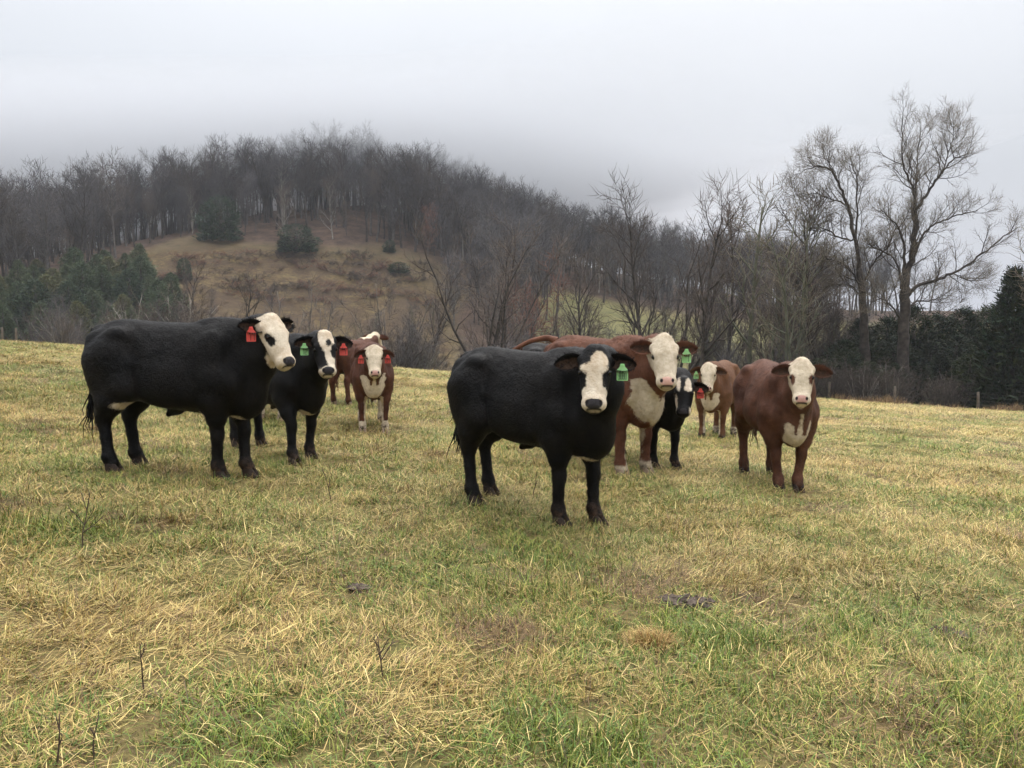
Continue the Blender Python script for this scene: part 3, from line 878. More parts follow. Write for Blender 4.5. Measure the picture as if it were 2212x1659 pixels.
    tube(g, pts, np.interp(tt, [0, .15, .6, 1], [.046, .033, .022, .014]), 8)
    sw = spec.get('switch', .30)
    for i in range(46):
        i0 = rg.integers(13, 22); p0 = pts[i0] + rg.normal(0, .008, 3)
        dirn = (pts[-1] - pts[-4]); dirn /= np.linalg.norm(dirn)
        dirn = dirn * (.3 if spec.get('tailup') else 1) + np.array([0, 0, -.7])
        dirn = dirn / np.linalg.norm(dirn) + rg.normal(0, .16, 3)
        L_ = sw * rg.uniform(.5, 1.1); w_ = rg.normal(0, .012, (5, 3)); w_[0] = 0
        q = np.linspace(0, 1, 5)[:, None]
        tube(g, p0 + dirn * L_ * q + w_ * q, np.array([.006, .007, .006, .004, .0015]), 4)
    Vt = np.concatenate(g.V)
    At = np.tile(np.array([[-.05, -.1, -.1, .1]]), (len(Vt), 1))
    add_obj("tail", mk_mesh("tail", Vt, np.concatenate(g.Q), np.concatenate(g.T), True, [coat], attrs={"coat": At, "rest": np.concatenate([Vt, np.ones((len(Vt), 1))], 1)}), root)
    return root

def place(front=None, back=None, yaw=None, sca=1.0):
    """origin on the ground from the mid point between the fore (or hind) hooves in the picture"""
    y = math.radians(yaw)
    f = np.array([math.cos(y), math.sin(y)])
    if front is not None:
        p = hit(*front, 2.0, 40.0); o = p[:2] - f * .47 * sca * .93
    else:
        p = hit(*back, 2.0, 40.0); o = p[:2] + f * .64 * sca * .93
    return np.array([o[0], o[1], float(terrain(o[0], o[1]))])

def cam_yaw(o):          # heading that looks from o to the camera
    return math.atan2(-o[1], -o[0])

# marking sets ------------------------------------------------------
def white_face(hx, back=-.17, top=-.03):
    return lambda hxx, hzz: np.minimum(hxx - top, hzz - back)

def m_cow1(hx, hy, hz, x, y, z, sph, hp, V, N):
    f = np.minimum(np.minimum(hx + .03, hz + .125 + .10 * np.clip(hx - .25, 0, 1)), .3)
    yield '+', np.minimum(f, .75 - np.abs(hy) * 2)
    yield '+', np.minimum(sph((.36, 0, -.16), (.20, .09, .10), hp), .1)
    for s in (-1, 1):
        yield '-', sph((.210, s * .108, -.045), (.042, .044, .038), hp)
        yield '-', sph((.252, s * .094, -.038), (.050, .040, .036), hp)
    yield '+', sph((-.42, -.22, .60), (.10, .10, .035), V)
    yield '+', sph((.30, -.16, .525), (.06, .07, .06), V)
    yield '+', sph((.52, 0, .49), (.08, .10, .04), V)
def m_cow2(hx, hy, hz, x, y, z, sph, hp, V, N):
    yield '+', np.minimum(sph((.10, .01, 0), (.17, .085, .09), hp), .1)
    yield '+', sph((.26, .02, .0), (.16, .042, .06), hp)
    yield '+', sph((.36, .045, -.03), (.13, .045, .09), hp)
    yield '+', sph((.47, 0, -.05), (.055, .11, .10), hp)
    yield '-', sph((.15, .03, .02), (.045, .030, .06), hp)
    yield '-', sph((.24, .085, -.01), (.085, .045, .06), hp)
    yield '-', sph((.19, -.115, -.03), (.07, .05, .06), hp)
    yield '-', sph((.33, -.085, -.02), (.11, .055, .09), hp)
    yield '+', sph((.56, 0, .50), (.10, .12, .07), V)
def m_cow5(hx, hy, hz, x, y, z, sph, hp, V, N):
    yield '+', sph((.13, .035, 0), (.085, .068, .09), hp)
    yield '+', sph((.185, -.005, 0), (.055, .105, .08), hp)
    yield '+', np.minimum(sph((.29, 0, 0), (.17, .062, .09), hp), .1)
    yield '+', np.minimum(sph((.42, 0, -.04), (.105, .13, .12), hp), .1)
    for s in (-1, 1):
        yield '-', sph((.265, s * .118, -.05), (.085, .055, .075), hp)
    yield '-', sph((.07, -.075, -.0), (.085, .052, .12), hp)
    yield '+', sph((.555, .03, .487), (.10, .12, .06), V)
def hereford(brisket=(.70, 0, .70), br=(.13, .21, .20), eye=0.0, feet=(.0, .0), belly=True, throat=True, crest=False, notch=True):
    def f(hx, hy, hz, x, y, z, sph, hp, V, N):
        g = np.minimum(hx + .045, hz + .205)
        yield '+', np.minimum(g, np.where(np.abs(hy) < .2, .3, -.3))
        if throat:
            yield '+', sph((.33, 0, -.20), (.24, .07, .14), hp)
        jag = .055 * fbm(y * 11 + brisket[2] * 50, z * 11, 21, 3)
        yield '+', np.minimum(sph(brisket, br, V) + jag, .1)
        if notch:
            yield '-', np.minimum(np.minimum(.052 - np.abs(y - .01) + (z - brisket[2]) * .18, np.minimum(z - brisket[2] - .01, brisket[2] + .15 - z)), np.where((hx > -.06) & (hz > -.22) & (np.abs(hy) < .2) & (hx < .62), -.1, x - .5)) + jag * .5
            yield '+', np.minimum(sph((.74, 0, brisket[2]), (.12, .022, .22), V) + jag * .3, .05)
        if belly:
            yield '+', np.minimum(np.minimum(.60 - z, .14 - np.abs(y)), np.minimum(x + .45, .5 - x))
        if feet[0]: yield '+', np.minimum(feet[0] - z, x - .1)
        if feet[1]: yield '+', np.minimum(feet[1] - z, -x - .1)
        if eye:
            for s in (-1, 1):
                yield '-', sph((.235, s * .098, -.022), (.058 * eye, .034 * eye, .05), hp)
        if crest:
            yield '+', np.minimum(np.minimum(.07 - np.abs(y), z - 1.15), x - .25)
    return f
def m_cow8(hx, hy, hz, x, y, z, sph, hp, V, N):
    yield '+', sph((.09, .055, 0), (.085, .04, .09), hp)
    yield '+', sph((.155, .05, 0), (.05, .055, .07), hp)
    yield '+', sph((.09, -.065, -.01), (.10, .028, .06), hp)
    yield '+', sph((.30, -.085, -.07), (.15, .022, .05), hp)
    yield '+', sph((.45, .085, -.06), (.05, .03, .06), hp)
    yield '-', sph((.17, 0, .0), (.02, .02, .02), hp)
def m_none(hx, hy, hz, x, y, z, sph, hp, V, N):
    yield '-', np.full(len(x), -.1)

def herd():
    specs = []
    def cow(label, coat, marks, seed, sca, yaw, front=None, back=None, face=0.0, head=None, name='beef_cow', **kw):
        o = place(front, back, yaw, sca)
        hd = dict(head or {})
        yw = math.radians(yaw)
        # heads turn towards the camera plus an offset (+ = towards the right of the picture)
        hp_ = o[:2] + np.array([math.cos(yw), math.sin(yw)]) * .9 * sca
        hd['wyaw'] = math.radians(hd['abs']) if 'abs' in hd else cam_yaw(hp_) + math.radians(face)
        specs.append(dict(name=name, label=label, coat=coat, marks=marks, seed=seed, scale=sca, yaw=yw, org=o, head=hd, **kw))
    cow("large black steer with cream face in side view at the far left, red tag", 'black', m_cow1, 1, 1.05, -6.0, front=(508, 1034), face=38,
        head=dict(pitch=1.06, up=.19, len=.29, bend=.6, poll=1.35, size=.88, droop=(-.35, -.25), back=.3), hooves={'BR': (235, 1024), 'BL': (270, 1017), 'FR': (478, 1037), 'FL': (540, 1031)},
        tags={'R': ('red', '11', -.15)}, hairs=34000, res=.0135, rumpmud=.25, name='black_steer')
    cow("black cow with blotched black and white face behind the leftmost steer", 'black', m_cow2, 2, .99, -40, front=(658, 998), face=10,
        head=dict(pitch=1.05, up=.20, droop=(.12, .05)), hooves={'FR': (622, 1005), 'FL': (672, 991)}, tags={'R': ('green', '12', 0.1), 'L': ('red', '7', 0)}, hairs=20000, res=.0145)
    cow("red cow with cream face and a red tag in each ear", 'red', hereford((.70, 0, .70), (.13, .23, .20), feet=(.15, .36)), 3, .92, -78, front=(808, 936), face=2,
        head=dict(pitch=1.05, up=.14, len=.36, droop=(.25, .25)), tags={'L': ('red', '33', 0), 'R': ('red', '31', 0)}, hairs=14000, res=.016, ear_white=-.03, hoof='hoof_tan')
    cow("red cow turned away, half hidden behind the cow with two red tags", 'red', hereford(crest=True), 4, .95, 74, back=(738, 876), face=0,
        head=dict(pitch=.65, up=.27, abs=85, bend=.4), hairs=9000, res=.018, hoof='hoof_tan')
    cow("red cow mostly hidden behind the leftmost steer, only its legs showing", 'red', hereford(feet=(.12, .12)), 5, .90, -96, front=(585, 907), face=0,
        head=dict(pitch=1.1, up=.0, len=.40), hairs=7000, res=.018, hoof='hoof_tan')
    cow("black steer with white blaze and green tag standing nearest the camera", 'black', m_cow5, 6, 1.035, -40, front=(1252, 1137), face=1,
        head=dict(pitch=1.08, up=.19, len=.29, bend=.95, poll=1.0, droop=(.12, .12)), hooves={'FR': (1212, 1137), 'FL': (1290, 1134), 'BR': (998, 1096)},
        tags={'L': ('green', '3080', 0)}, hairs=36000, res=.013, pinknose=.432, name='black_steer')
    cow("big curly red cow with cream head and raised tail behind the nearest steer", 'redlight', hereford((.70, .02, .74), (.15, .25, .24), feet=(.13, 0), notch=True), 7, 1.19, -54, front=(1372, 1030), face=8,
        head=dict(pitch=1.02, up=.17, len=.38, poll=1.7, droop=(-.05, -.12)), tags={'L': ('green', '7', .1)}, hairs=32000, res=.0145, curl=.007, hairlen=1.2, lift=1.25,
        tail=[(-.77, 0, 1.23), (-.85, -.06, 1.27), (-.97, -.20, 1.23), (-1.06, -.36, 1.13), (-1.13, -.50, 1.03)], tailup=True, switch=.12, hoof='hoof_tan', hooves={'FR': (1345, 1031), 'FL': (1398, 1028)})
    cow("black cow seen only as a dark rump behind the raised tail", 'black', m_none, 8, 1.10, 8, back=(1128, 942), face=20,
        head=dict(pitch=1.0, up=.0, abs=-10), hairs=9000, res=.018)
    cow("black cow with mottled forehead and red tag beside the big curly cow", 'black', m_cow8, 9, .97, -58, front=(1436, 1012), face=0,
        head=dict(pitch=1.05, up=.02, len=.40, droop=(.12, .15)), tags={'L': ('red', '4', 0)}, hairs=14000, res=.0155, hooves={'FL': (1424, 1016)})
    cow("golden red cow facing us with green tag, farthest right of centre", 'redgold', hereford((.72, 0, .70), (.14, .20, .17), feet=(0, .12)), 10, 1.02, -116, front=(1537, 948), face=-3,
        head=dict(pitch=1.10, up=.16, len=.36, poll=1.2, droop=(.2, .2)), tags={'R': ('green', '2', .3)}, hairs=14000, res=.016, sheath=False)
    cow("dark red cow with brown eye patches, rightmost of the herd", 'redwarm', hereford((.72, 0, .60), (.14, .20, .13), eye=1.0, notch=True, belly=False), 11, 1.06, -90, front=(1703, 1062), face=2,
        head=dict(pitch=1.05, up=.22, len=.34, poll=1.3, size=.87, droop=(.14, .10)), hairs=28000, res=.014, hooves={'FR': (1683, 1061), 'FL': (1722, 1062)}, fat=.93)
    for s in specs: make_cow(s)
herd()

# ------------------------------------------------------------------ trees
def nrm(v): return v / (np.linalg.norm(v) + 1e-9)

class Tree:
    """branches are collected as tubes (wood) and the finest shoots as one batch (twigs)"""
    def __init__(s, seed):
        s.r = np.random.default_rng(seed); s.wood = Geo(); s.tw = []
    def path(s, p, d, L, n, wander, up):
        pts = [np.array(p, float)]; d = nrm(np.array(d, float)); st = L / n
        for i in range(n):
            d = nrm(d + s.r.normal(0, wander, 3) + np.array([0, 0, up]))
            pts.append(pts[-1] + d * st)
        return np.array(pts)
    def limb(s, pts, r0, r1, sides):
        n = len(pts); rad = r0 + (r1 - r0) * (np.linspace(0, 1, n) ** .8)
        tube(s.wood, pts, rad, sides, True)
        return rad
    def fork(s, pts, rad, lvl, spec, t0=.15):
        """children along a finished limb"""
        sp = spec[lvl]; n = max(1, int(round(sp['n'] * s.r.uniform(.8, 1.2)))); m = len(pts) - 1
        az = s.r.uniform(0, 6.28)
        for i in range(n):
            t = t0 + (1 - t0) * (i + s.r.uniform(.1, .9)) / n
            k = min(int(t * m), m - 1); fr = t * m - k
            p = pts[k] * (1 - fr) + pts[k + 1] * fr; d = nrm(pts[k + 1] - pts[k]); rr = rad[k] * (1 - fr) + rad[k + 1] * fr
            az += 2.4 + s.r.uniform(-.6, .6)
            a = np.cross(d, [0.3, .2, 1.]) if abs(d[2]) < .95 else np.cross(d, [1., 0, 0]); a = nrm(a); b = np.cross(d, a)
            side = a * math.cos(az) + b * math.sin(az)
            ang = math.radians(sp['ang'] * s.r.uniform(.7, 1.3))
            cd = nrm(d * math.cos(ang) + side * math.sin(ang))
            L = sp['len'] * s.r.uniform(.55, 1.25) * (1 - sp.get('fall', .45) * t)
            if sp.get('twig'):
                s.tw.append((p, cd, L, sp['r'], sp.get('up', .25)))
                continue
            cp = s.path(p, cd, L, sp['seg'], sp.get('wander', .16), sp.get('up', .05))
            r0 = min(rr * .75, sp['r'] * s.r.uniform(.8, 1.2))
            cr = s.limb(cp, r0, r0 * .3, sp['sides'])
            if lvl + 1 < len(spec): s.fork(cp, cr, lvl + 1, spec, .2)
    def twig_geo(s):
        g = Geo()
        if not s.tw: return g
        P = np.array([t[0] for t in s.tw]); D = np.array([t[1] for t in s.tw]); L = np.array([t[2] for t in s.tw])[:, None]; R = np.array([t[3] for t in s.tw])[:, None]; U = np.array([t[4] for t in s.tw])[:, None]
        n = len(P)
        up = np.array([0, 0, 1.])
        M = P + (D + s.r.normal(0, .12, (n, 3))) * L * .5
        D2 = D + up * U + s.r.normal(0, .2, (n, 3)); D2 /= np.linalg.norm(D2, axis=1)[:, None]
        E = M + D2 * L * .55
        a = np.cross(D, s.r.normal(0, 1, (n, 3))); a /= np.linalg.norm(a, axis=1)[:, None] + 1e-9
        b = np.cross(D, a)
        rings = []
        for C, q in ((P, 1.0), (M, .75)):
            for k in range(3):
                th = k * 2.0944
                rings.append(C + R * q * (a * math.cos(th) + b * math.sin(th)))
        V = np.stack(rings + [E], 1).reshape(-1, 3)
        i = np.arange(n)[:, None] * 7
        Q = np.concatenate([i + np.array([[k, (k + 1) % 3, 3 + (k + 1) % 3, 3 + k]]) for k in range(3)])
        T = np.concatenate([i + np.array([[3 + k, 3 + (k + 1) % 3, 6]]) for k in range(3)])
        g.add(V, Q, T)
        return g
    def objects(s, name, bark, twig):
        root = empty(name)
        add_obj("trunk", s.wood.mesh("trunk", [bark]), root)
        if s.tw: add_obj("crown", s.twig_geo().mesh("crown", [twig]), root)
        return root

def forest_tree(seed, h, slim=1.0, bark='bark_grey', twig='twig_grey', rich=1.0, name='bare_tree', base=.42, tr=.022, fat=1.0):
    """tall woodland tree: bare bole, upright forking crown, fine shoots"""
    t = Tree(seed); r = t.r
    lean = np.array([r.normal(0, .05), r.normal(0, .05), 1])
    n = 14
    pts = t.path((0, 0, -.6), lean, h * .86, n, .045, .03)
    rad = t.limb(pts, h * tr * .62, h * .0035, 6)
    spec = [dict(n=14 * rich, ang=36, len=h * .30 * slim, r=h * .0065, seg=5, sides=4, up=.10, wander=.13, fall=.5),
            dict(n=6 * rich, ang=36, len=h * .14, r=h * .0030 * fat, seg=3, sides=3, up=.09, wander=.16, fall=.3),
            dict(n=6 * rich, ang=38, len=h * .08, r=h * .0012 * fat, up=.35, twig=True, fall=.2)]
    t.fork(pts, rad, 0, spec, base)
    # shoots straight off the leader's tip
    return t.objects(name, MAT[bark], MAT[twig])

def shrub(seed, h, stems=7, bark='bark_grey', twig='twig_brown', name='bare_shrub', spread=.5, rich=1.0, fat=1.0):
    t = Tree(seed); r = t.r
    for i in range(stems):
        a = r.uniform(0, 6.28); sp = spread * r.uniform(.2, 1.0)
        d = (math.cos(a) * sp, math.sin(a) * sp, 1)
        L = h * r.uniform(.6, 1.0)
        pts = t.path((math.cos(a) * .12 * h * spread, math.sin(a) * .12 * h * spread, -.3), d, L, 7, .11, .03)
        rad = t.limb(pts, h * .010 * r.uniform(.7, 1.4), h * .0025, 4)
        spec = [dict(n=7 * rich, ang=42, len=h * .30, r=h * .0042, seg=4, sides=3, up=.08, wander=.2, fall=.45),
                dict(n=8 * rich, ang=45, len=h * .12, r=h * .0017 * fat, up=.3, twig=True, fall=.2)]
        t.fork(pts, rad, 0, spec, .12)
    return t.objects(name, MAT[bark], MAT[twig])

def cedar(seed, h, w, name='cedar_tree', tint=(.040, .058, .030), n=900, tip=1.0, low=.02):
    """evergreen: trunk, and a crown of sprays spread through a pointed, uneven volume"""
    r = np.random.default_rng(seed)
    g = Geo(); tube(g, [(0, 0, -.5), (0, 0, h * .5), (0, 0, h * .93)], [w * .07, w * .05, .01], 6)
    c = Geo()
    lob = [(r.uniform(0, 6.28), r.uniform(.05, .85), r.uniform(.5, 1.4)) for _ in range(40)]
    t = r.random(n) ** 1.15 * (1 - low) + low
    az = r.uniform(0, 6.28, n)
    rad = w * .5 * np.clip((1 - t ** (2.2 / tip ** 1.5)) ** (.75 * tip), 0, 1) * np.clip(.72 + t * 3, 0, 1)
    mod = np.ones(n)
    for a, tz, m in lob:
        q = np.exp(-(((az - a + math.pi) % (2 * math.pi) - math.pi) / .5) ** 2 - ((t - tz) / .10) ** 2)
        mod = mod * (1 - q) + m * q
    rr = rad * mod * (r.uniform(.25, 1, n) ** .55)
    P = np.stack([rr * np.cos(az), rr * np.sin(az), t * h], 1)
    P[:, 2] -= .10 * rr
    m = 7
    out = np.stack([np.cos(az), np.sin(az), np.full(n, .55)], 1)
    B = np.repeat(P, m, 0); O = np.repeat(out, m, 0) + r.normal(0, .55, (n * m, 3)); O /= np.linalg.norm(O, axis=1)[:, None]
    sd = np.cross(O, r.normal(0, 1, (n * m, 3))); sd /= np.linalg.norm(sd, axis=1)[:, None]
    sz = h * .045 * r.uniform(.6, 1.3, n * m)[:, None] * np.repeat(np.clip(1.15 - .6 * t, .4, 1.2), m)[:, None]
    B = B + r.normal(0, .02 * h, B.shape)
    V = np.stack([B - sd * sz * .20, B + sd * sz * .20, B + O * sz * 1.3], 1).reshape(-1, 3)
    cl = np.array(tint)[None] * (1 + .35 * r.normal(0, 1, (n, 1)).clip(-1.6, 2)) * np.array([1, 1, 1])
    cl = np.clip(cl + r.normal(0, .004, (n, 3)), .006, .4)
    A = np.concatenate([np.repeat(np.repeat(cl, m, 0), 3, 0), np.ones((n * m * 3, 1))], 1)
    c.add(V, None, np.arange(len(V)).reshape(-1, 3), A)
    root = empty(name)
    add_obj("trunk", g.mesh("trunk", [MAT['bark_dark']]), root)
    add_obj("crown", c.mesh("crown", [MAT['needles']], False, 'tint'), root)
    return root

def put(root, x, y, rz=None, sc_=1.0, sink=0.0, zs=None, rnd=random):
    root.location = (x, y, float(terrain(x, y)) - sink)
    root.rotation_euler = (0, 0, rnd.uniform(0, 6.28) if rz is None else rz)
    root.scale = (sc_, sc_, sc_ * (zs or 1.0))
    return root

def side_of(px):
    for lim, t in ((190, "at the far left"), (420, "above the leftmost steer's rump"), (620, "above the leftmost steer's shoulder"), (760, "above the blotch-faced cow"), (900, "above the two-tagged red cow"),
                   (1080, "left above the nearest steer"), (1260, "above the nearest steer's back"), (1460, "above the big curly cow"), (1620, "above the golden red cow"), (1800, "above the rightmost cow"), (2000, "below the two largest trees"), (9999, "at the far right")):
        if px < lim: return t
def px_of(x, y): return (x / y * FPX * math.cos(PITCH) + 512) / K

class Stock:
    """prototypes: the first use places the prototype itself, later ones place copies"""
    def __init__(s, protos): s.p = protos; s.used = set()
    def take(s, i):
        i %= len(s.p)
        if i not in s.used:
            s.used.add(i); return s.p[i]
        return copy_tree(s.p[i])

def woods():
    R = random.Random(7)
    # ---- wooded hill
    tall = Stock([forest_tree(100 + i, 20.0, slim=(.8, 1.0, 1.15, .9, 1.25, 1.0, .75)[i], twig=('twig_grey', 'twig_grey', 'twig_grey', 'twig_dark', 'twig_dark', 'twig_brown', 'twig_grey')[i],
                              bark=('bark_dark', 'bark_dark', 'bark_grey', 'bark_dark', 'bark_dark', 'bark_grey', 'bark_pale')[i], rich=(1.0, 1.15, 1.1, 1.0, 1.2, 1.1, .9)[i], base=(.46, .42, .40, .50, .38, .44, .50)[i], fat=1.25, tr=.026) for i in range(7)])
    young = Stock([forest_tree(140 + i, 11.0, slim=1.15, twig=('twig_brown', 'twig_grey', 'twig_brown', 'twig_red')[i], bark=('bark_pale', 'bark_grey', 'bark_grey', 'bark_grey')[i], rich=1.15, base=.16, fat=1.8, name='young_tree', tr=.018) for i in range(4)])
    pts = []
    def ok(x, y, d):
        for a, b in pts:
            if (a - x) ** 2 + (b - y) ** 2 < d * d: return False
        return True
    n_t = 0; tries = 0
    # the ridge rows first (they show largest), then the slope to the left and the misty top
    zones = [((-130, 60), (158, 200), 112, 3.8), ((-140, 75), (198, 235), 70, 5.0), ((-135, -66), (112, 168), 60, 4.2), ((-205, -30), (236, 330), 62, 6.5)]
    for (x0, x1), (y0, y1), cnt, dm in zones:
        k = 0; tries = 0
        while k < cnt and tries < 6000:
            tries += 1
            x = R.uniform(x0, x1); y = R.uniform(y0, y1)
            if float(clearing(x, y)) > -.10 and y < 178: continue
            if abs(x / y) > .70 or not ok(x, y, dm): continue
            if x > 20 and y < 178: continue
            pts.append((x, y)); k += 1; n_t += 1
            pale = R.random() < .07
            i = 6 if pale else R.randrange(6)
            o = tall.take(i)
            hs = R.uniform(.58, .92) * (1.12 if y > 236 else 1.0) * (.66 if x < -66 and y < 168 else 1.0) * (.8 if x > 10 else 1.0)
            put(o, x, y, sc_=hs, rnd=R)
            o.rotation_euler = (R.gauss(0, .03), R.gauss(0, .03), o.rotation_euler[2])
            if y > 236: tag(o, "bare tree fading into mist on the hilltop, " + side_of(px_of(x, y)), "tree", "misty trees on the hilltop")
            elif y < 168: tag(o, ("pale-trunked" if i == 6 else ("dark", "grey", "brown")[i % 3]) + " bare tree on the wooded slope behind the left cedars, " + side_of(px_of(x, y)), "tree", "trees on the left slope")
            else: tag(o, ("pale-trunked" if i == 6 else ("grey", "dark-trunked", "brownish")[i % 3]) + " bare tree on the hill crest, " + side_of(px_of(x, y)), "tree", "bare trees along the hill crest")
    # understorey of young trees at the wood's edge
    k = 0; tries = 0
    while k < 110 and tries < 5000:
        tries += 1
        x = R.uniform(-135, 70); y = R.uniform(118, 200)
        c = float(clearing(x, y))
        if c > -.05 or abs(x / y) > .69: continue
        if x > 8 and y < 166: continue
        if c < -.9 and y < 152 and -60 < x < -14: continue
        if not ok(x, y, 2.5): continue
        pts.append((x, y)); k += 1
        i = R.choice((0, 1, 2, 1, 2, 3 if R.random() < .35 else 1)); o = young.take(i)
        put(o, x, y, sc_=R.uniform(.6, 1.15), rnd=R)
        tag(o, ("pale-stemmed", "grey", "brownish", "red-twigged")[i] + " young tree under the hill wood, " + side_of(px_of(x, y)), "tree", "young trees under the hill wood")
    # ---- evergreens on and below the hill
    ced = Stock([cedar(200, 8, 5.4, tint=(.068, .092, .048), n=1100, tip=1.0), cedar(201, 8, 4.8, tint=(.085, .106, .054), n=1050, tip=1.05), cedar(202, 8, 5.6, tint=(.036, .055, .032), n=1100, tip=.95), cedar(203, 8, 5.2, tint=(.105, .106, .048), n=1050, tip=.95)])
    round_ = Stock([cedar(205, 8, 6.0, tint=(.036, .056, .032), n=1200, tip=.62)])
    for px, py, s_, w_, lab in ((640, 545, .78, 1.6, "dark evergreen at the wood's edge above the middle of the clearing"), (478, 520, 1.25, 1.0, "tall dark evergreen among bare trees left of the clearing"),
                            (842, 545, .36, 1.1, "small round evergreen bush at the right top of the clearing"), (862, 590, .30, 2.2, "low flat evergreen bush lying on the open clearing"),
                            (398, 605, .52, .8, "lone dark cedar on the left edge of the clearing")):
        p = hit(px, py, 90, 400); o = round_.take(0); put(o, p[0], p[1], sc_=s_, rnd=R); o.scale = (s_ * w_, s_ * w_, s_ * .8); tag(o, lab, "evergreen")
    k = 0; tries = 0; cp = []
    while k < 62 and tries < 4000:
        tries += 1
        px = R.uniform(-60, 372); py = R.uniform(575, 735)
        if py < 610 + (200 - px) * .10 + (0 if px > 60 else 20): continue
        if px > 250 and py < 560 + (px - 250) * .9: continue
        p = hit(px, py, 58, 300)
        if p[1] > 140 or any((a - p[0]) ** 2 + (b - p[1]) ** 2 < 2.7 ** 2 for a, b in cp): continue
        cp.append((p[0], p[1])); k += 1
        ci_ = R.choice((0, 1, 2, 3, 0, 1)); o = ced.take(ci_); s_ = R.uniform(.42, .82); put(o, p[0], p[1], sc_=s_, rnd=R, sink=.2); o.scale = (s_ * 1.25, s_ * 1.25, s_)
        tag(o, ("mid-green", "light green", "dark green", "olive")[ci_] + " bushy cedar in the left stand, " + side_of(px) + (", upper row" if py < 655 else ", lower row"), "evergreen", "cedars below the left wood")
    # ---- brambles on the clearing
    br = Stock([shrub(300, 1.6, 12, 'bark_dark', 'twig_dark', 'bramble_patch', 1.5, 1.3, 2.2), shrub(301, 1.6, 12, 'bark_grey', 'twig_red', 'bramble_patch', 1.6, 1.2, 2.2)])
    k = 0
    while k < 110:
        px = R.uniform(345, 1040); py = R.uniform(545, 660); p = hit(px, py, 90, 300)
        if float(clearing(p[0], p[1])) < -.1: continue
        bi_ = R.randrange(2); o = br.take(bi_); s_ = R.uniform(.7, 1.3); put(o, p[0], p[1], sc_=s_, rnd=R); o.scale = (s_ * R.uniform(1.4, 2.8), s_ * R.uniform(1.2, 2), s_ * .75)
        tag(o, ("dark", "reddish")[bi_] + " low bramble patch on the hillside clearing, " + side_of(px), "bramble", "brambles on the clearing"); k += 1
    # ---- bare trees and bushes between the field and the hill
    def single(px_base, py_top, y, maker, label, nominal, cat="tree", **kw):
        b = at_depth(px_base, 700, y); x = b[0]; top = at_depth(px_base, py_top, y)[2]
        g0 = float(terrain(x, y)); s_ = (top - g0) / nominal
        o = maker; put(o, x, y, sc_=s_, rnd=R); tag(o, label, cat); return o
    T = forest_tree
    single(1055, 462, 66, shrub(400, 10, 8, 'bark_dark', 'twig_brown', 'multi_stem_tree', .42, 1.5, .9), "dark many-stemmed bare tree rising behind the nearest black steer", 10)
    single(1150, 528, 84, shrub(401, 10, 6, 'bark_grey', 'twig_red', 'multi_stem_tree', .35, 1.5, 1.2), "reddish budding tree behind the many-stemmed tree", 10)
    single(1240, 545, 72, T(402, 10, 1.2, 'bark_grey', 'twig_brown', 1.1, base=.2), "bare tree left of the green meadow gap", 9.2)
    single(930, 555, 70, T(403, 10, 1.1, 'bark_dark', 'twig_dark', .9, base=.22), "thin crooked bare tree right of the clearing centre", 9.2)
    single(845, 575, 67, shrub(404, 10, 7, 'bark_grey', 'twig_dark', 'multi_stem_tree', .45, 1.2, .9), "bushy bare tree above the red cow with two red tags", 10)
    single(640, 585, 68, shrub(405, 10, 7, 'bark_grey', 'twig_grey', 'multi_stem_tree', .5, 1.2, .9), "pale spreading bare tree above the leftmost steer's head", 10)
    single(515, 590, 66, T(406, 10, 1.3, 'bark_dark', 'twig_dark', .9, base=.2), "dark forked bare tree above the leftmost steer's shoulder", 9.2)
    single(398, 560, 72, T(407, 10, .9, 'bark_dark', 'twig_dark', .8, base=.3), "thin dark bare tree above the leftmost steer's back", 9.2)
    single(310, 620, 64, shrub(408, 10, 7, 'bark_pale', 'twig_brown', 'multi_stem_tree', .45, 1.2, .9), "pale bare bush above the leftmost steer's rump", 10)
    single(140, 668, 60, shrub(409, 10, 9, 'bark_pale', 'twig_brown', 'multi_stem_tree', .55, 1.3, .9), "low pale bare bush at the left field edge", 10)
    single(1390, 440, 64, T(410, 14, 1.1, 'bark_dark', 'twig_dark', 1.1, base=.2), "dark bare tree rising right of the meadow gap", 12.6)
    single(1445, 470, 60, shrub(411, 10, 6, 'bark_dark', 'twig_brown', 'multi_stem_tree', .4, 1.3, .8), "spreading bare tree above the big curly cow's head", 10)
    single(1510, 430, 58, T(412, 14, 1.1, 'bark_dark', 'twig_brown', 1.2, base=.16), "bare tree above the golden red cow", 12.6)
    single(1565, 455, 62, T(413, 14, 1.0, 'bark_grey', 'twig_brown', 1.1, base=.18), "brown bare tree just right of the one above the golden cow", 12.6)
    single(1625, 405, 60, T(414, 14, .8, 'bark_moss', 'twig_bud', .9, base=.3), "slender tree with pale budding top left of the vine tree", 12.6)
    single(1690, 440, 55, shrub(415, 10, 5, 'bark_moss', 'twig_bud', 'multi_stem_tree', .30, 1.4, .8), "mossy leaning tree behind the rightmost cow's back", 10)
    single(1735, 435, 57, T(416, 14, 1.0, 'bark_moss', 'twig_brown', 1.2, base=.16), "mossy trunked bare tree behind the rightmost cow's head", 12.6)
    single(1790, 420, 56, T(417, 14, .9, 'bark_dark', 'twig_dark', 1.3, base=.14), "dark vine-tangled tree left of the two largest trees", 12.6)
    single(2240, 470, 50, T(418, 14, 1.2, 'bark_grey', 'twig_bud', 1.2, base=.3), "bare tree reaching in at the right edge", 12.6)
    bush = Stock([shrub(420 + i, 3.4, 11, ('bark_grey', 'bark_dark', 'bark_moss', 'bark_pale')[i], ('twig_grey', 'twig_dark', 'twig_brown', 'twig_brown')[i], 'bare_shrub', .75, 1.4, 1.3) for i in range(4)])
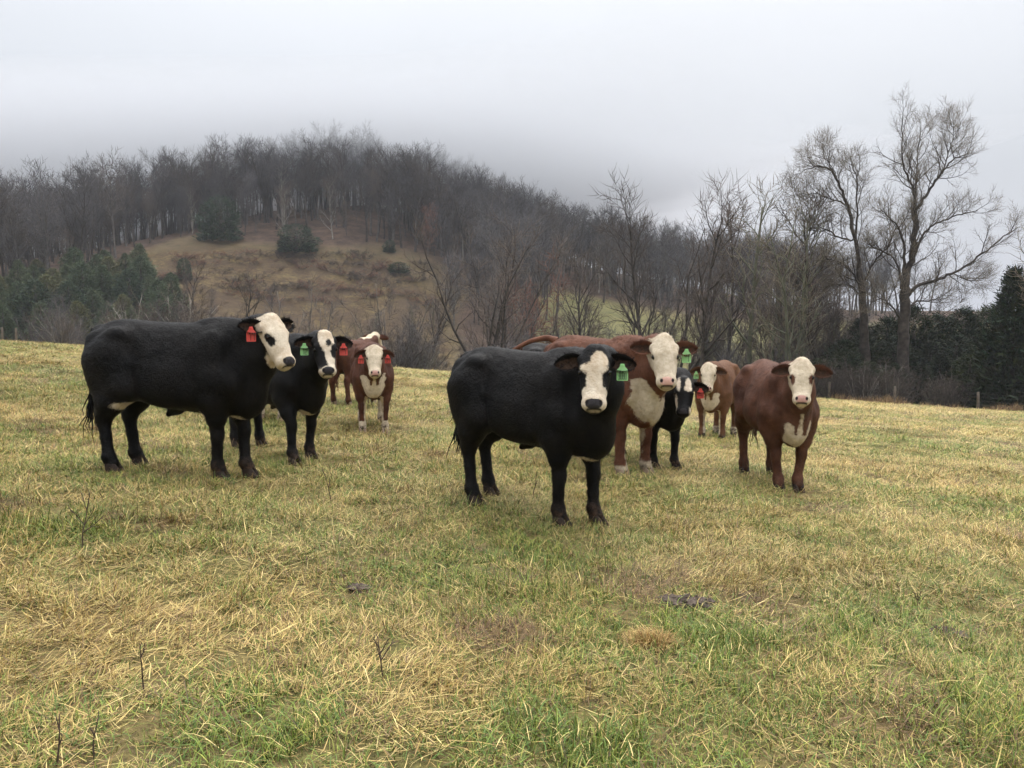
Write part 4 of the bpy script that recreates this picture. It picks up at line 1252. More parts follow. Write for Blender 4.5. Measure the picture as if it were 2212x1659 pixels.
    for i in range(150):
        px = R.uniform(20, 1760); y = R.uniform(55, 78)
        x = at_depth(px, 700, y)[0]
        bi_ = R.randrange(4); o = bush.take(bi_); put(o, x, y, sc_=R.uniform(.7, 1.5), rnd=R)
        if px > 1250 and px < 1560: o.scale = (o.scale[0] * .75,) * 3
        tag(o, ("grey", "dark", "mossy", "pale-stemmed")[bi_] + " leafless bush beyond the field edge, " + side_of(px), "shrub", "bushes beyond the field edge")
    thick = Stock([forest_tree(450 + i, 9.0, 1.1, ('bark_dark', 'bark_grey', 'bark_moss')[i], ('twig_dark', 'twig_brown', 'twig_grey')[i], 1.1, 'thicket_tree', .12, .018, 1.3) for i in range(3)])
    for i in range(104):
        px = R.uniform(1330, 2300) if i < 60 else R.uniform(1000, 1300); y = R.uniform(62, 112) if i < 60 else R.uniform(72, 100)
        if i >= 74: px = R.uniform(1840, 2330); y = R.uniform(63, 84)
        if i < 60 and R.random() < .35: px = R.uniform(1500, 1850); y = R.uniform(56, 70)
        x = at_depth(px, 700, y)[0]; ti_ = R.randrange(3); o = thick.take(ti_); put(o, x, y, sc_=R.uniform(.65, 1.25), rnd=R)
        tag(o, ("dark", "brown-twigged", "mossy grey")[ti_] + " leafless tree in the tangled thicket, " + side_of(px), "tree", "thicket trees right of the hill")
    for i in range(30):
        px = R.uniform(370, 1010); y = R.uniform(78, 128)
        x = at_depth(px, 700, y)[0]; ti_ = R.randrange(3); o = thick.take(ti_); put(o, x, y, sc_=R.uniform(.45, .85), rnd=R)
        tag(o, ("dark", "brown-twigged", "mossy grey")[ti_] + " bare sapling in front of the hillside clearing, " + side_of(px), "tree", "saplings in front of the clearing")
    # ---- evergreen hedge at the right behind the fence
    rc = Stock([cedar(210, 6, 4.6, tint=(.028, .036, .019), n=1500, tip=.9), cedar(211, 6, 5.0, tint=(.040, .050, .022), n=1500, tip=.8), cedar(212, 6, 4.2, tint=(.024, .029, .018), n=1500, tip=1.1)])
    k = 0
    for row, (y, top0) in enumerate(((53.0, 765), (56.5, 712), (61.0, 676))):
        px = 1775 + row * 37
        while px < 2330:
            top = top0 + R.uniform(-16, 40)
            b = at_depth(px, top, y); g0 = float(terrain(b[0], y)); s_ = max(.45, (b[2] - g0) / 6.0)
            o = rc.take(R.randrange(3)); put(o, b[0], y + R.uniform(-.8, .8), sc_=s_, rnd=R)
            w_ = min(1.35, 1.0 / s_ + .25); o.scale = (s_ * w_, s_ * w_, s_)
            tag(o, ("front", "middle", "back")[row] + " row dark cedar in the hedge behind the fence, " + side_of(px), "evergreen", "cedar hedge behind the right fence")
            px += R.uniform(46, 70)
    b = at_depth(2192, 585, 51); g0 = float(terrain(b[0], 51)); s_ = (b[2] - g0) / 8.0
    o = cedar(220, 8, 4.0, tint=(.026, .036, .020), n=1900, tip=1.2); put(o, b[0], 51, sc_=s_, rnd=R); tag(o, "tallest pointed cedar at the right edge of the picture", "evergreen")
    for i in range(30):
        px = R.uniform(1690, 2280); y = R.uniform(49.6, 53)
        x = at_depth(px, 700, y)[0]
        o = bush.take(R.choice((1, 1, 2, 3))); s_ = R.uniform(.5, 1.0); put(o, x, y, sc_=s_, rnd=R)
        tag(o, "straggly leafless bush along the wire fence, " + side_of(px), "shrub", "bushes along the right fence")

def hero_trees():
    """the two big field trees: limbs laid out in a plane near y = 54 and given depth, shoots grown on them"""
    def build(limbs, y0, seed, name, label, spec, bark, twig):
        t = Tree(seed); r = t.r; conv = []
        for pts, r0, r1, dy in limbs:
            w = []; r0 = r0 * (.78 if r0 > .3 else .68); r1 = r1 * (.78 if r1 > .2 else .9)
            for i, (cx, cy) in enumerate(pts):
                q = i / (len(pts) - 1)
                w.append(at_depth((1700 + cx / 2.024) * .8848, (230 + cy / 2.024) * .8848, y0) + np.array([0, dy * q ** 1.3, 0]))
            w = np.array(w); n = len(w) * 4; tt = np.linspace(0, 1, n); kk = np.linspace(0, 1, len(w))
            w = np.stack([np.interp(tt, kk, w[:, i]) for i in range(3)], 1)
            for _ in range(2): w[1:-1] = (w[:-2] + 2 * w[1:-1] + w[2:]) / 4
            w[1:-1] += r.normal(0, .035, w[1:-1].shape)
            conv.append((w, r0, r1))
        base = conv[0][0][0].copy(); base[2] = float(terrain(base[0], base[1]))
        for w, r0, r1 in conv:
            w = w - base
            if r0 > .3: w[0][2] = -.5
            rad = t.limb(w, r0, r1, 8 if r0 > .2 else 6)
            if r0 < .24: t.fork(w, rad, 0, spec, .12)
        o = t.objects(name, MAT[bark], MAT[twig]); o.location = base
        tag(o, label, "tree")
    spec = [dict(n=12, ang=44, len=2.1, r=.036, seg=5, sides=4, up=.15, wander=.10, fall=.35),
            dict(n=7, ang=42, len=1.25, r=.019, seg=3, sides=3, up=.10, wander=.16, fall=.3),
            dict(n=10, ang=42, len=.66, r=.0075, up=.55, twig=True, fall=.2)]
    L = [([(1018, 1440), (1022, 1250), (1028, 1090), (1028, 960), (1030, 890)], .52, .36, 0),
         ([(1030, 905), (1072, 800), (1088, 650), (1082, 560)], .30, .20, .2),
         ([(1082, 570), (1150, 490), (1215, 395), (1290, 312), (1385, 275)], .17, .035, .9),
         ([(1083, 590), (1072, 500), (1045, 435), (1002, 370), (988, 270), (985, 120)], .16, .025, -1.0),
         ([(1082, 575), (1098, 420), (1128, 310), (1170, 140)], .12, .02, 1.6),
         ([(1215, 395), (1245, 300), (1280, 200), (1285, 160)], .07, .02, .3),
         ([(1028, 900), (1012, 740), (950, 645), (850, 590)], .17, .03, -1.8),
         ([(1060, 840), (1115, 680), (1165, 640), (1255, 605), (1330, 590)], .13, .03, -1.4),
         ([(1040, 1000), (1085, 945), (1190, 912), (1265, 880), (1350, 808), (1430, 742), (1520, 670)], .21, .03, -1.5),
         ([(1040, 1070), (1095, 1018), (1190, 1022), (1290, 1005)], .14, .03, 1.4),
         ([(1018, 930), (985, 800), (925, 765), (880, 730)], .12, .03, 1.2),
         ([(1020, 1130), (960, 1040), (900, 1010), (840, 1030)], .10, .03, -.8),
         ([(1260, 882), (1300, 905), (1345, 930)], .05, .015, -.4)]
    build(L, 54.0, 600, 'large_bare_tree', "tallest bare tree with thick dark trunk standing behind the right fence", spec, 'bark_dark', 'twig_bud')
    L2 = [([(842, 1420), (830, 1180), (822, 1000), (803, 860)], .42, .28, 0),
          ([(803, 870), (785, 720), (742, 545), (700, 455), (655, 375), (585, 365), (510, 385)], .22, .03, -.8),
          ([(786, 720), (800, 560), (812, 410), (790, 335)], .12, .025, .8),
          ([(785, 720), (735, 715), (655, 655), (560, 650)], .11, .03, 1.2),
          ([(820, 950), (868, 835), (935, 745), (960, 640)], .13, .03, -1.0),
          ([(742, 545), (690, 520), (600, 480), (530, 500)], .08, .02, .8),
          ([(815, 960), (760, 880), (690, 830), (610, 820)], .10, .03, -1.2),
          ([(700, 455), (690, 380), (640, 310), (610, 300)], .05, .015, .3),
          ([(820, 1000), (760, 930), (700, 950)], .08, .02, .6)]
    build(L2, 55.5, 601, 'large_bare_tree', "big bare tree with arching left boughs beside the tallest tree", spec, 'bark_dark', 'twig_bud')

# ------------------------------------------------------------------ fence
def fence():
    root = empty("wire_fence"); tag(root, "weathered post and wire fence along the right field edge", "fence")
    pts = []
    for px, y in ((1640, 49.9), (1792, 49.3), (1935, 48.6), (2117, 47.6), (2290, 46.8), (2480, 45.9)):
        x = at_depth(px, 800, y)[0]; pts.append(np.array([x, y, float(terrain(x, y))]))
    rr = np.random.default_rng(3)
    for p in pts:
        g = Geo(); l = rr.normal(0, .03, 2)
        tube(g, [(0, 0, -.3), (l[0] * .6, l[1] * .6, .7), (l[0], l[1], 1.12), (l[0], l[1], 1.14)], [.085, .08, .072, .05], 9)
        add_obj("post", g.mesh("post", [MAT['post']]), root, Vector(p))
    for zi, hz in enumerate((.18, .40, .62, .84, 1.05)):
        g = Geo(); w = []
        for a, b in zip(pts[:-1], pts[1:]):
            for q in np.linspace(0, 1, 8, endpoint=False):
                w.append(a * (1 - q) + b * q + np.array([0, -.09, hz - .05 * math.sin(math.pi * q)]))
        w.append(pts[-1] + np.array([0, -.09, hz]))
        tube(g, w, np.full(len(w), .0045), 4)
        add_obj("wire", g.mesh("wire", [MAT['wire']]), root)
    g = Geo()
    # short left-hand posts at the far field edge
    for px, lab in ((4, "first pale post at the left end of the far field edge"), (34, "second pale post at the left far field edge")):
        p = at_depth(px, 720, 52); z = float(terrain(p[0], 52)); g = Geo()
        tube(g, [(0, 0, -.3), (.02, 0, .6), (.02, 0, .98), (.02, 0, 1.0)], [.075, .07, .06, .04], 8)
        add_obj("fence_post", g.mesh("fence_post", [MAT['post']]), None, (p[0], 52, z))
        tag(bpy.context.scene.objects[-1] if False else COL.objects[-1], lab, "post")

def far_wood():
    """the mass of trees behind the counted rows: one object, instanced by geometry nodes"""
    protos = bpy.data.collections.new("woodland_prototypes")
    for i in range(3):
        r = forest_tree(480 + i, 19.0, 1.15, ('bark_grey', 'bark_dark', 'bark_grey')[i], ('twig_grey', 'twig_grey', 'twig_dark')[i], .95, 'proto', .36, .024, 1.4)
        ch = list(r.children)
        V = []; me = bpy.data.meshes.new("woodland_tree")
        import bmesh
        bm = bmesh.new(); k = 0
        for c in ch:
            n0 = len(bm.faces); bm.from_mesh(c.data); bm.faces.ensure_lookup_table()
            for f in bm.faces[n0:]: f.material_index = k
            me.materials.append(c.data.materials[0]); k += 1
        bm.to_mesh(me); bm.free()
        for c in ch: bpy.data.objects.remove(c)
        bpy.data.objects.remove(r)
        protos.objects.link(bpy.data.objects.new("woodland_tree", me))
    R = np.random.default_rng(77); P = []
    while len(P) < 1150:
        x = R.uniform(-190, 95); y = R.uniform(185, 330) if R.random() < .5 else R.uniform(120, 200)
        if R.random() < .3: x = R.uniform(-14, 80); y = R.uniform(128, 225)
        elif R.random() < .3: x = R.uniform(-140, -66); y = R.uniform(112, 205)
        elif R.random() < .25: x = R.uniform(-72, 0); y = R.uniform(158, 195)
        if abs(x / y) > .72 or (clearing(x, y) > -.12 and y < 182): continue
        if y < 157 and -64 < x < -12: continue
        if x > 8 and y < 166 + (x - 8) * .12: continue
        P.append((x, y, float(terrain(x, y))))
    me = mk_mesh("woodland", np.array(P)); o = add_obj("woodland", me, kind="stuff")
    o["label"] = "mass of bare grey trees filling the hill behind the front rows"; o["category"] = "woodland"
    ng = bpy.data.node_groups.new("woodland_scatter", 'GeometryNodeTree')
    ng.interface.new_socket("Geometry", in_out='INPUT', socket_type='NodeSocketGeometry')
    ng.interface.new_socket("Geometry", in_out='OUTPUT', socket_type='NodeSocketGeometry')
    N, L = ng.nodes, ng.links
    gi, go = N.new("NodeGroupInput"), N.new("NodeGroupOutput")
    ci = N.new("GeometryNodeCollectionInfo"); ci.inputs["Collection"].default_value = protos; ci.inputs["Separate Children"].default_value = True; ci.inputs["Reset Children"].default_value = True
    ip = N.new("GeometryNodeInstanceOnPoints"); ip.inputs["Pick Instance"].default_value = True
    rs = N.new("FunctionNodeRandomValue"); rs.data_type = 'FLOAT'; rs.inputs[2].default_value = .50; rs.inputs[3].default_value = .95
    rr = N.new("FunctionNodeRandomValue"); rr.data_type = 'FLOAT_VECTOR'; rr.inputs[0].default_value = (-.04, -.04, 0); rr.inputs[1].default_value = (.04, .04, 6.28)
    L.new(gi.outputs[0], ip.inputs["Points"]); L.new(ci.outputs[0], ip.inputs["Instance"])
    L.new(rr.outputs[0], ip.inputs["Rotation"]); L.new(rs.outputs[1], ip.inputs["Scale"]); L.new(ip.outputs[0], go.inputs[0])
    md = o.modifiers.new("scatter", 'NODES'); md.node_group = ng

# ------------------------------------------------------------------ grass
def blades(g, P, head, lean, bend, L, W, col, rng):
    """tapering three-point blades: P base, head azimuth, lean from vertical, extra bend to the tip"""
    n = len(P)
    dh = np.stack([np.cos(head), np.sin(head), np.zeros(n)], 1); up = np.array([0, 0, 1.])
    d1 = dh * np.sin(lean)[:, None] + up * np.cos(lean)[:, None]
    l2 = lean + bend
    d2 = dh * np.sin(l2)[:, None] + up * np.cos(l2)[:, None]
    M = P + d1 * (L * .55)[:, None]; E = M + d2 * (L * .50)[:, None]
    tw = rng.uniform(-.6, .6, n)
    s = np.stack([-np.sin(head + tw), np.cos(head + tw), np.zeros(n)], 1)
    w = W[:, None]
    V = np.stack([P - s * w * .5, P + s * w * .5, M + s * w * .42, M - s * w * .42, E], 1).reshape(-1, 3)
    i = np.arange(n)[:, None] * 5
    Q = i + np.array([[0, 1, 2, 3]]); T = i + np.array([[3, 2, 4]])
    A = np.concatenate([np.repeat(col, 5, 0), np.ones((5 * n, 1))], 1)
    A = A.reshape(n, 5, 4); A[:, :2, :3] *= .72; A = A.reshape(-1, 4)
    g.add(V, Q, T, A)

def greenness(x, y):
    g = .55 * fbm(x * .55, y * .55, 71, 3) + .45 * fbm(x * .13, y * .20, 72, 2) + .25 * vnoise(x * 2.2, y * 2.2, 75)
    for cx, cy, rx, ry, a in GREENS:
        g = g + a * np.exp(-((x - cx) / rx) ** 2 - ((y - cy) / ry) ** 2)
    return g
GREENS = []
for px, py, rx, ry, a in ((560, 1580, .45, .30, 1.1), (1200, 1600, .40, .28, 1.1), (1180, 1200, .55, .35, .7), (1560, 1380, .5, .3, .6), (150, 1140, .5, .4, .6), (1950, 1330, .5, .35, .6), (2100, 1560, .4, .3, .4),
                          (850, 1440, .9, .4, -.5), (200, 1350, .8, .5, -.5), (1650, 1230, .8, .5, -.4), (900, 1560, .3, .2, -.6)):
    q = hit(px, py, 1.5, 40); GREENS.append((q[0], q[1], rx, ry, a))

STRAW = np.array([[.56, .41, .155], [.48, .33, .12], [.62, .48, .20], [.37, .24, .09], [.52, .42, .14]])
GREEN = np.array([[.150, .205, .040], [.195, .240, .045], [.105, .160, .036], [.28, .285, .060], [.135, .210, .055]])
BROWN = np.array([[.17, .105, .055], [.24, .15, .075], [.12, .078, .045]])

def tinted(isg, isb, rng):
    n = len(isg); ci = rng.integers(0, 5, n)
    col = np.where(isg[:, None], GREEN[ci], np.where(isb[:, None], BROWN[ci % 3], STRAW[ci]))
    return col * rng.uniform(.70, 1.22, (n, 1))

def grass():
    rng = np.random.default_rng(42)
    mat, nt, bs = new_mat('grass blades')
    at = nt.nodes.new("ShaderNodeAttribute"); at.attribute_name = "tint"
    to = nt.nodes.new("ShaderNodeAttribute"); to.attribute_type = 'INSTANCER'; to.attribute_name = "tone"
    vm = nt.nodes.new("ShaderNodeVectorMath"); vm.operation = 'MULTIPLY'
    nt.links.new(at.outputs["Color"], vm.inputs[0]); nt.links.new(to.outputs["Vector"], vm.inputs[1]); nt.links.new(vm.outputs[0], bs.inputs["Base Color"])
    bs.inputs["Roughness"].default_value = .6; bs.inputs["Specular IOR Level"].default_value = .2
    single = attr_mat('long grass blades', 'tint', .6, .2)
    # small tufts, from flat straw mats (0) to green swards (12)
    coll = bpy.data.collections.new("tuft_prototypes"); NK = 13
    for k in range(NK + 2):
        q = min(k / (NK - 1), 1) if k < NK else .0; n = 62; g = Geo()
        r = .095 * np.sqrt(rng.random(n)); a = rng.uniform(0, 6.28, n)
        isg = rng.random(n) < .05 + .85 * q; isb = (~isg) & (rng.random(n) < (.22 if k < NK else .85))
        L = np.where(isg, rng.gamma(6, .0084, n), rng.gamma(5, .0128, n)) * (1 + .35 * q * isg)
        L = np.clip(L, .018, .16)
        lean = np.where(isg, np.abs(rng.normal(.62, .36, n)), rng.normal(1.22, .24, n)); lean = np.where((~isg) & (rng.random(n) < .16), np.abs(rng.normal(.5, .3, n)), lean)
        lean = np.clip(lean, .02, 1.48); bend = np.where(isg, rng.uniform(.1, .9, n), rng.uniform(-.3, .5, n)); bend = np.minimum(bend, 1.6 - lean)
        W = np.where(isg, rng.uniform(.0024, .0048, n), rng.uniform(.0017, .0038, n))
        head = rng.normal(0, 1.1, n) if q < .5 else rng.uniform(0, 6.28, n)
        P = np.stack([r * np.cos(a), r * np.sin(a), np.where(isg, -.004, rng.uniform(0, .030, n))], 1)
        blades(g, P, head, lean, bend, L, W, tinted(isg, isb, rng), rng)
        coll.objects.link(bpy.data.objects.new("tuft_%02d" % k, g.mesh("tuft_%02d" % k, [mat], True, 'tint')))
    pts, kind, rot, scl, tone = [], [], [], [], []
    for y0, y1, den, sz, hz in ((1.4, 4.2, 235, 1.0, .74), (4.2, 7.5, 165, 1.15, .66), (7.5, 14, 85, 1.45, .54), (14, 28, 27, 2.3, .40), (28, 51.8, 9, 3.7, .33)):
        n = int((.68 * (y1 ** 2 - y0 ** 2) + 2.4 * (y1 - y0)) * den)
        y = np.sqrt(rng.uniform(y0 ** 2, y1 ** 2, n)); x = rng.uniform(-1, 1, n) * (.68 * y + 1.2)
        cl = vnoise(x * 3.1, y * 3.1, 91) * .6 + vnoise(x * 8, y * 8, 92) * .4
        bare = sstep(.52, .75, fbm(x * .75, y * .75, 95, 3)) * .12
        k_ = rng.random(n) < np.clip(.86 + .5 * cl, .5, 1) * (1 - bare); x, y, cl = x[k_], y[k_], cl[k_]; n = len(x)
        gr = greenness(x, y)
        q = np.clip(.41 + .68 * gr + rng.normal(0, .17, n), 0, 1)
        pts.append(np.stack([x, y, terrain(x, y) - .003], 1)); dead = rng.random(n) < .03 + .75 * sstep(.30, .62, fbm(x * 1.3, y * 1.3, 97, 3)); kind.append(np.where(dead, NK + rng.integers(0, 2, n), np.round(q * (NK - 1)).astype(int)))
        flow = fbm(x * .8, y * .8, 61, 2) * 4.0
        rot.append(np.stack([rng.normal(0, .08, n), rng.normal(0, .08, n), np.where(rng.random(n) < .7, flow + rng.normal(0, .5, n), rng.uniform(0, 6.28, n))], 1))
        s_ = sz * rng.uniform(.75, 1.25, n); tall = np.clip(1 + .5 * cl + .55 * np.clip(gr - .25, 0, 1), .6, 1.9)
        scl.append(np.stack([s_, s_, sz * hz * tall * rng.uniform(.8, 1.2, n)], 1))
        t = (1 + .22 * fbm(x * .35, y * .35, 55, 3)) * rng.uniform(.82, 1.16, n)
        red = 1 + .07 * fbm(x * .6, y * .6, 57, 2)
        tone.append(np.stack([t * red, t, t * (2 - red)], 1))
    P = np.concatenate(pts)
    me = mk_mesh("grass", P)
    for nm, dt, ty, fld in (("kind", np.concatenate(kind).astype(np.int32), 'INT', "value"), ("rot", np.concatenate(rot).astype(np.float32), 'FLOAT_VECTOR', "vector"),
                            ("scl", np.concatenate(scl).astype(np.float32), 'FLOAT_VECTOR', "vector"), ("tone", np.concatenate(tone).astype(np.float32), 'FLOAT_VECTOR', "vector")):
        me.attributes.new(nm, ty, 'POINT').data.foreach_set(fld, dt.ravel())
    o = add_obj("grass", me, kind="stuff")
    o["label"] = "matted straw and green winter grass covering the pasture"; o["category"] = "grass"
    ng = bpy.data.node_groups.new("grass_scatter", 'GeometryNodeTree')
    ng.interface.new_socket("Geometry", in_out='INPUT', socket_type='NodeSocketGeometry')
    ng.interface.new_socket("Geometry", in_out='OUTPUT', socket_type='NodeSocketGeometry')
    N, Lk = ng.nodes, ng.links
    gi, go = N.new("NodeGroupInput"), N.new("NodeGroupOutput")
    ci = N.new("GeometryNodeCollectionInfo"); ci.inputs["Collection"].default_value = coll; ci.inputs["Separate Children"].default_value = True; ci.inputs["Reset Children"].default_value = True
    ip = N.new("GeometryNodeInstanceOnPoints"); ip.inputs["Pick Instance"].default_value = True
    def named(nm, ty):
        a = N.new("GeometryNodeInputNamedAttribute"); a.data_type = ty; a.inputs["Name"].default_value = nm; return a.outputs["Attribute"]
    Lk.new(gi.outputs[0], ip.inputs["Points"]); Lk.new(ci.outputs[0], ip.inputs["Instance"])
    Lk.new(named("kind", 'INT'), ip.inputs["Instance Index"]); Lk.new(named("rot", 'FLOAT_VECTOR'), ip.inputs["Rotation"]); Lk.new(named("scl", 'FLOAT_VECTOR'), ip.inputs["Scale"])
    Lk.new(ip.outputs[0], go.inputs[0])
    md = o.modifiers.new("scatter", 'NODES'); md.node_group = ng
    # longer single blades standing out of the sward near the camera
    g = Geo(); n = 13000
    y = np.sqrt(rng.uniform(1.5 ** 2, 11 ** 2, n)); x = rng.uniform(-1, 1, n) * (.68 * y + 1.2)
    gr = greenness(x, y); isg = rng.random(n) < np.clip(.40 + .8 * gr, .05, .95); isb = (~isg) & (rng.random(n) < .2)
    L = np.clip(np.where(isg, rng.gamma(6, .0125, n), rng.gamma(6, .019, n)), .03, .24)
    lean = np.clip(np.where(isg, np.abs(rng.normal(.5, .3, n)), rng.normal(1.15, .32, n)), .02, 1.5); bend = np.minimum(np.where(isg, rng.uniform(.2, 1.0, n), rng.uniform(-.3, .6, n)), 1.62 - lean)
    z = terrain(x, y) + np.where(isg, 0, rng.uniform(.01, .05, n))
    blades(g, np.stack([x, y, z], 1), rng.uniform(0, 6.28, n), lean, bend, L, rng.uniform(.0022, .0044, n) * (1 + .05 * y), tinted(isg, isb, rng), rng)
    o = add_obj("grass_blades", g.mesh("grass_blades", [single], True, 'tint'), kind="stuff")
    o["label"] = "longer loose blades of straw and green grass in the foreground"; o["category"] = "grass"
    mat = single
    # rank dry grass along the far fence
    g = Geo(); n = 9000
    px = rng.uniform(1500, 2420, n); y = 47.6 - (px - 1935) * .0042 + 1.0 + rng.normal(0, .35, n)
    x = (px * K - 512) / FPX * y / math.cos(PITCH) ; z = terrain(x, y)
    tf = vnoise(px / 22, y * 0, 77)
    k = rng.random(n) < .35 + .6 * tf; x, y, z, tf = x[k], y[k], z[k], tf[k]; n = len(x)
    col = np.array([[.36, .25, .12], [.26, .16, .085], [.17, .10, .06]])[rng.integers(0, 3, n)] * rng.uniform(.7, 1.2, (n, 1))
    blades(g, np.stack([x, y, z], 1), rng.uniform(0, 6.28, n), np.abs(rng.normal(.3, .3, n)), rng.uniform(.1, .9, n), rng.uniform(.2, .55, n) * (1 + .5 * tf), rng.uniform(.012, .022, n), col, rng)
    o = add_obj("dry_grass", g.mesh("dry_grass", [mat], True, 'tint'), kind="stuff")
    o["label"] = "tall brown dead grass along the foot of the wire fence"; o["category"] = "grass"

def small_things():
    R = np.random.default_rng(9)
    def weed(px, py, h, label, forks, lean=(0, 0)):
        p = hit(px, py, 1.5, 40); g = Geo(); t = Tree(int(px) + 900)
        t.wood = g
        pts = t.path((0, 0, -.03), (lean[0], lean[1], 1), h, 8, .07, .05)
        tube(g, pts, np.linspace(.0034, .0013, 9) * (1 + p[1] * .05), 5)
        for q, (f, ang, L) in enumerate(forks):
            k = int(f * 8); a = R.uniform(-.5, .5) + (0 if ang > 0 else math.pi)
            d = (math.cos(a) * math.sin(abs(ang)), math.sin(a) * math.sin(abs(ang)), math.cos(ang))
            b = t.path(pts[k], d, L, 5, .10, .06); tube(g, b, np.linspace(.0030, .0012, 6) * (1 + p[1] * .05), 4)
            for j in range(3):
                c = t.path(b[2 + j], np.array(d) + R.normal(0, .6, 3), L * .3, 3, .1, .1); tube(g, c, np.linspace(.0018, .0010, 4) * (1 + p[1] * .05), 3)
        o = add_obj("dead_weed", g.mesh("dead_weed", [MAT['stalk']]), None, Vector(p)); tag(o, label, "weed", "dead weed stalks in the grass")
    weed(828, 1465, .22, "dark forked dead weed stalk in the foreground left of centre", [(.55, .8, .10), (.72, .6, .07), (.6, -.35, .09), (.8, -.5, .05)])
    weed(178, 1190, .36, "branching dead weed left of the foreground below the leftmost steer", [(.4, .9, .16), (.6, .7, .14), (.5, -.6, .14), (.75, .4, .12), (.8, -.5, .1)])
    weed(312, 1500, .26, "thin single dead stalk in the left foreground", [(.8, .3, .05)])
    weed(204, 1650, .20, "short dead stalk near the bottom left corner, right one of two", [(.7, -.4, .03)])
    weed(118, 1655, .20, "short bent dead stalk near the bottom left corner, left one of two", [(.6, .5, .04), (.8, -.4, .04)], (.12, 0))
    weed(716, 1090, .34, "faint dead stalk in the grass right of the leftmost steer", [(.5, .6, .08), (.8, -.5, .06)])
    weed(1152, 1075, .26, "thin weed stalk under the belly of the nearest black steer", [(.6, .5, .06)])
    weed(1985, 1310, .12, "short brown weed tuft in the right foreground", [(.4, .8, .07), (.6, -.7, .07), (.5, .3, .06), (.3, -.4, .06)])
    def clods(px, py, rx, ry, label, hgt=.03, n=46):
        p = hit(px, py, 1.5, 40); root = empty("soil_patch", Vector(p)); tag(root, label, "soil")
        m = 26; g = Geo(); th = np.linspace(0, 2 * math.pi, m, endpoint=False)
        V = [[0, 0, hgt]]; T = []
        for k, q in enumerate((.35, .7, 1.0)):
            wob = 1 + .28 * vnoise(np.cos(th) * 2.2 + k, np.sin(th) * 2.2 + px, 5) 
            zz = hgt * (1 - q ** 2) + .012 * R.normal(0, 1, m) * (1 - q)
            xx = rx * q * wob * np.cos(th); yy = ry * q * wob * np.sin(th)
            zz = zz + (terrain(p[0] + xx, p[1] + yy) - p[2]) + (.020 if q < 1 else -.015)
            V += np.stack([xx, yy, zz], 1).tolist()
        for j in range(m): T.append([0, 1 + j, 1 + (j + 1) % m])
        Q = [[1 + r * m + j, 1 + (r + 1) * m + j, 1 + (r + 1) * m + (j + 1) % m, 1 + r * m + (j + 1) % m] for r in range(2) for j in range(m)]
        g.add(V, Q, T); add_obj("mound", g.mesh("mound", [MAT['soil']]), root)
        c = Geo()
        for i in range(n):
            a = R.uniform(0, 6.28); q = R.uniform(0, 1) ** .6
            cx, cy = rx * q * math.cos(a), ry * q * math.sin(a); sz = R.uniform(.008, .026)
            cz = hgt * (1 - q * q) + .022 + float(terrain(p[0] + cx, p[1] + cy)) - p[2]
            v = nice_rock(R) * sz * np.array([1.3, 1.1, .8]); c.add(v + np.array([cx, cy, cz]), None, ROCK_T)
        add_obj("clods", c.mesh("clods", [MAT['soil']], False), root, kind="stuff")
    clods(1482, 1312, .17, .09, "dark crumbled soil patch in the right foreground grass", .035, 60)
    clods(778, 1278, .06, .04, "small dark soil lump left of the nearest steer's feet", .012, 24)
    clods(2050, 1375, .10, .06, "dark bare soil spot toward the lower right", .015, 30)
    
    # dry tussock
    p = hit(1402, 1398, 1.5, 40); g = Geo(); n = 800; rng = np.random.default_rng(4)
    r = .10 * np.sqrt(rng.random(n)); a = rng.uniform(0, 6.28, n)
    P = np.stack([r * np.cos(a), r * np.sin(a) * .8, np.zeros(n)], 1)
    col = np.array([[.40, .27, .11], [.52, .37, .15], [.28, .17, .075]])[rng.integers(0, 3, n)] * rng.uniform(.7, 1.2, (n, 1))
    blades(g, P, a + rng.normal(0, .9, n), r / .10 * .8 + rng.normal(0, .3, n), rng.uniform(.5, 1.3, n), rng.uniform(.05, .13, n), rng.uniform(.0025, .004, n), col, rng)
    o = add_obj("grass_tussock", g.mesh("grass_tussock", [attr_mat('dry tussock', 'tint', .8, .1)], True, 'tint'), None, Vector(p))
    tag(o, "domed tussock of dry orange-brown grass below the dark soil patch", "tussock")

ROCK_T = [[0, 1, 2], [0, 2, 3], [0, 3, 4], [0, 4, 1], [5, 2, 1], [5, 3, 2], [5, 4, 3], [5, 1, 4]]
def nice_rock(R):
    v = np.array([[0, 0, 1], [1, 0, 0], [0, 1, 0], [-1, 0, 0], [0, -1, 0], [0, 0, -1.]])
    return v * R.uniform(.6, 1.2, (6, 1)) + R.normal(0, .15, (6, 3))

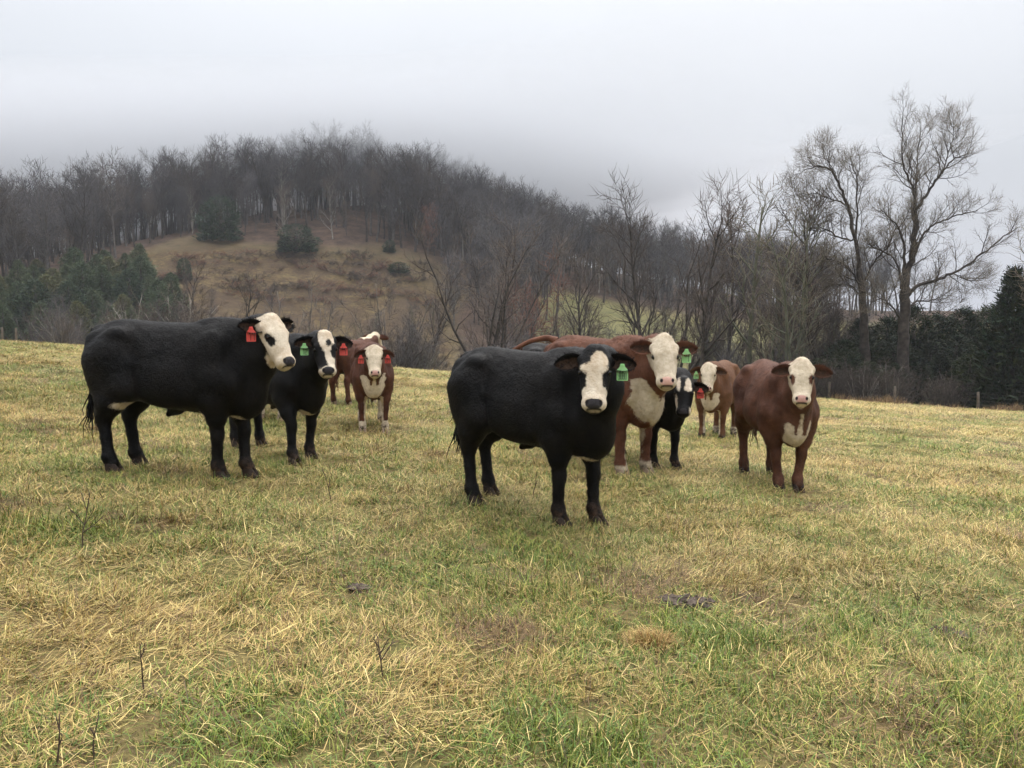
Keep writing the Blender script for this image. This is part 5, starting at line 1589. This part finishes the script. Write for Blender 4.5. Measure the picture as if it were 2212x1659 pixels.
# ------------------------------------------------------------------ air
def volume_mat(name, density, colr=(1, 1, 1), aniso=0.2):
    m = bpy.data.materials.new(name); m.use_nodes = True; nt = m.node_tree; nt.nodes.clear()
    out = nt.nodes.new("ShaderNodeOutputMaterial"); pv = nt.nodes.new("ShaderNodeVolumePrincipled")
    pv.inputs["Color"].default_value = (*colr, 1); pv.inputs["Density"].default_value = density; pv.inputs["Anisotropy"].default_value = aniso
    nt.links.new(pv.outputs[0], out.inputs["Volume"])
    return m

def air():
    g = Geo(); box(g, (0, 640, 27), (2600, 1360, 116))
    o = add_obj("haze", g.mesh("haze", [volume_mat("thin damp air", .00035, (.70, .74, .82))], False), kind="stuff")
    o["label"] = "thin damp haze in the air between field and hill"; o["category"] = "haze"

def low_cloud():
    """the cloud resting on the hilltop: a closed, lumpy bank of even density"""
    xs = np.linspace(-520, 130, 40); ys = np.linspace(150, 640, 43)
    X, Y = np.meshgrid(xs, ys, indexing='ij'); n, m = X.shape
    back = np.clip((Y - 150) / 50, 0, 1)                   # the front of the bank thins out to a soft, high edge
    zb = 48 - 24 * back + 4.5 * fbm(X / 55, Y / 55, 201, 3) * back + 24 * sstep(-30, 110, X) - 6 * sstep(-60, -180, X) * back
    Yb = Y
    zt = np.maximum(48 + .13 * (Y - 150) + 24 * sstep(-30, 110, X), zb) * (1 - sstep(-25, 95, X)) + zb * sstep(-25, 95, X) + .6
    B = np.stack([X, Yb, zb], -1).reshape(-1, 3); T = np.stack([X, Yb, zt], -1).reshape(-1, 3)
    i = (np.arange(n - 1)[:, None] * m + np.arange(m - 1)[None, :]).ravel(); k = n * m
    Q = [np.stack([i, i + 1, i + m + 1, i + m], 1), np.stack([i + k, i + m + k, i + m + 1 + k, i + 1 + k], 1)]
    def wall(idx):
        a, b = idx[:-1], idx[1:]; Q.append(np.stack([a, b, b + k, a + k], 1))
    wall(np.arange(n) * m); wall((np.arange(n) * m + m - 1)[::-1]); wall(np.arange(m)[::-1]); wall((n - 1) * m + np.arange(m))
    o = add_obj("low_cloud", mk_mesh("low_cloud", np.concatenate([B, T]), np.concatenate(Q), None, True, [volume_mat("cloud", .044, (.765, .78, .81), .0)]), kind="stuff")
    o["label"] = "grey low cloud wrapping the top of the wooded hill"; o["category"] = "cloud"

low_cloud()
woods()
far_wood()
hero_trees()
fence()
grass()
small_things()
air()
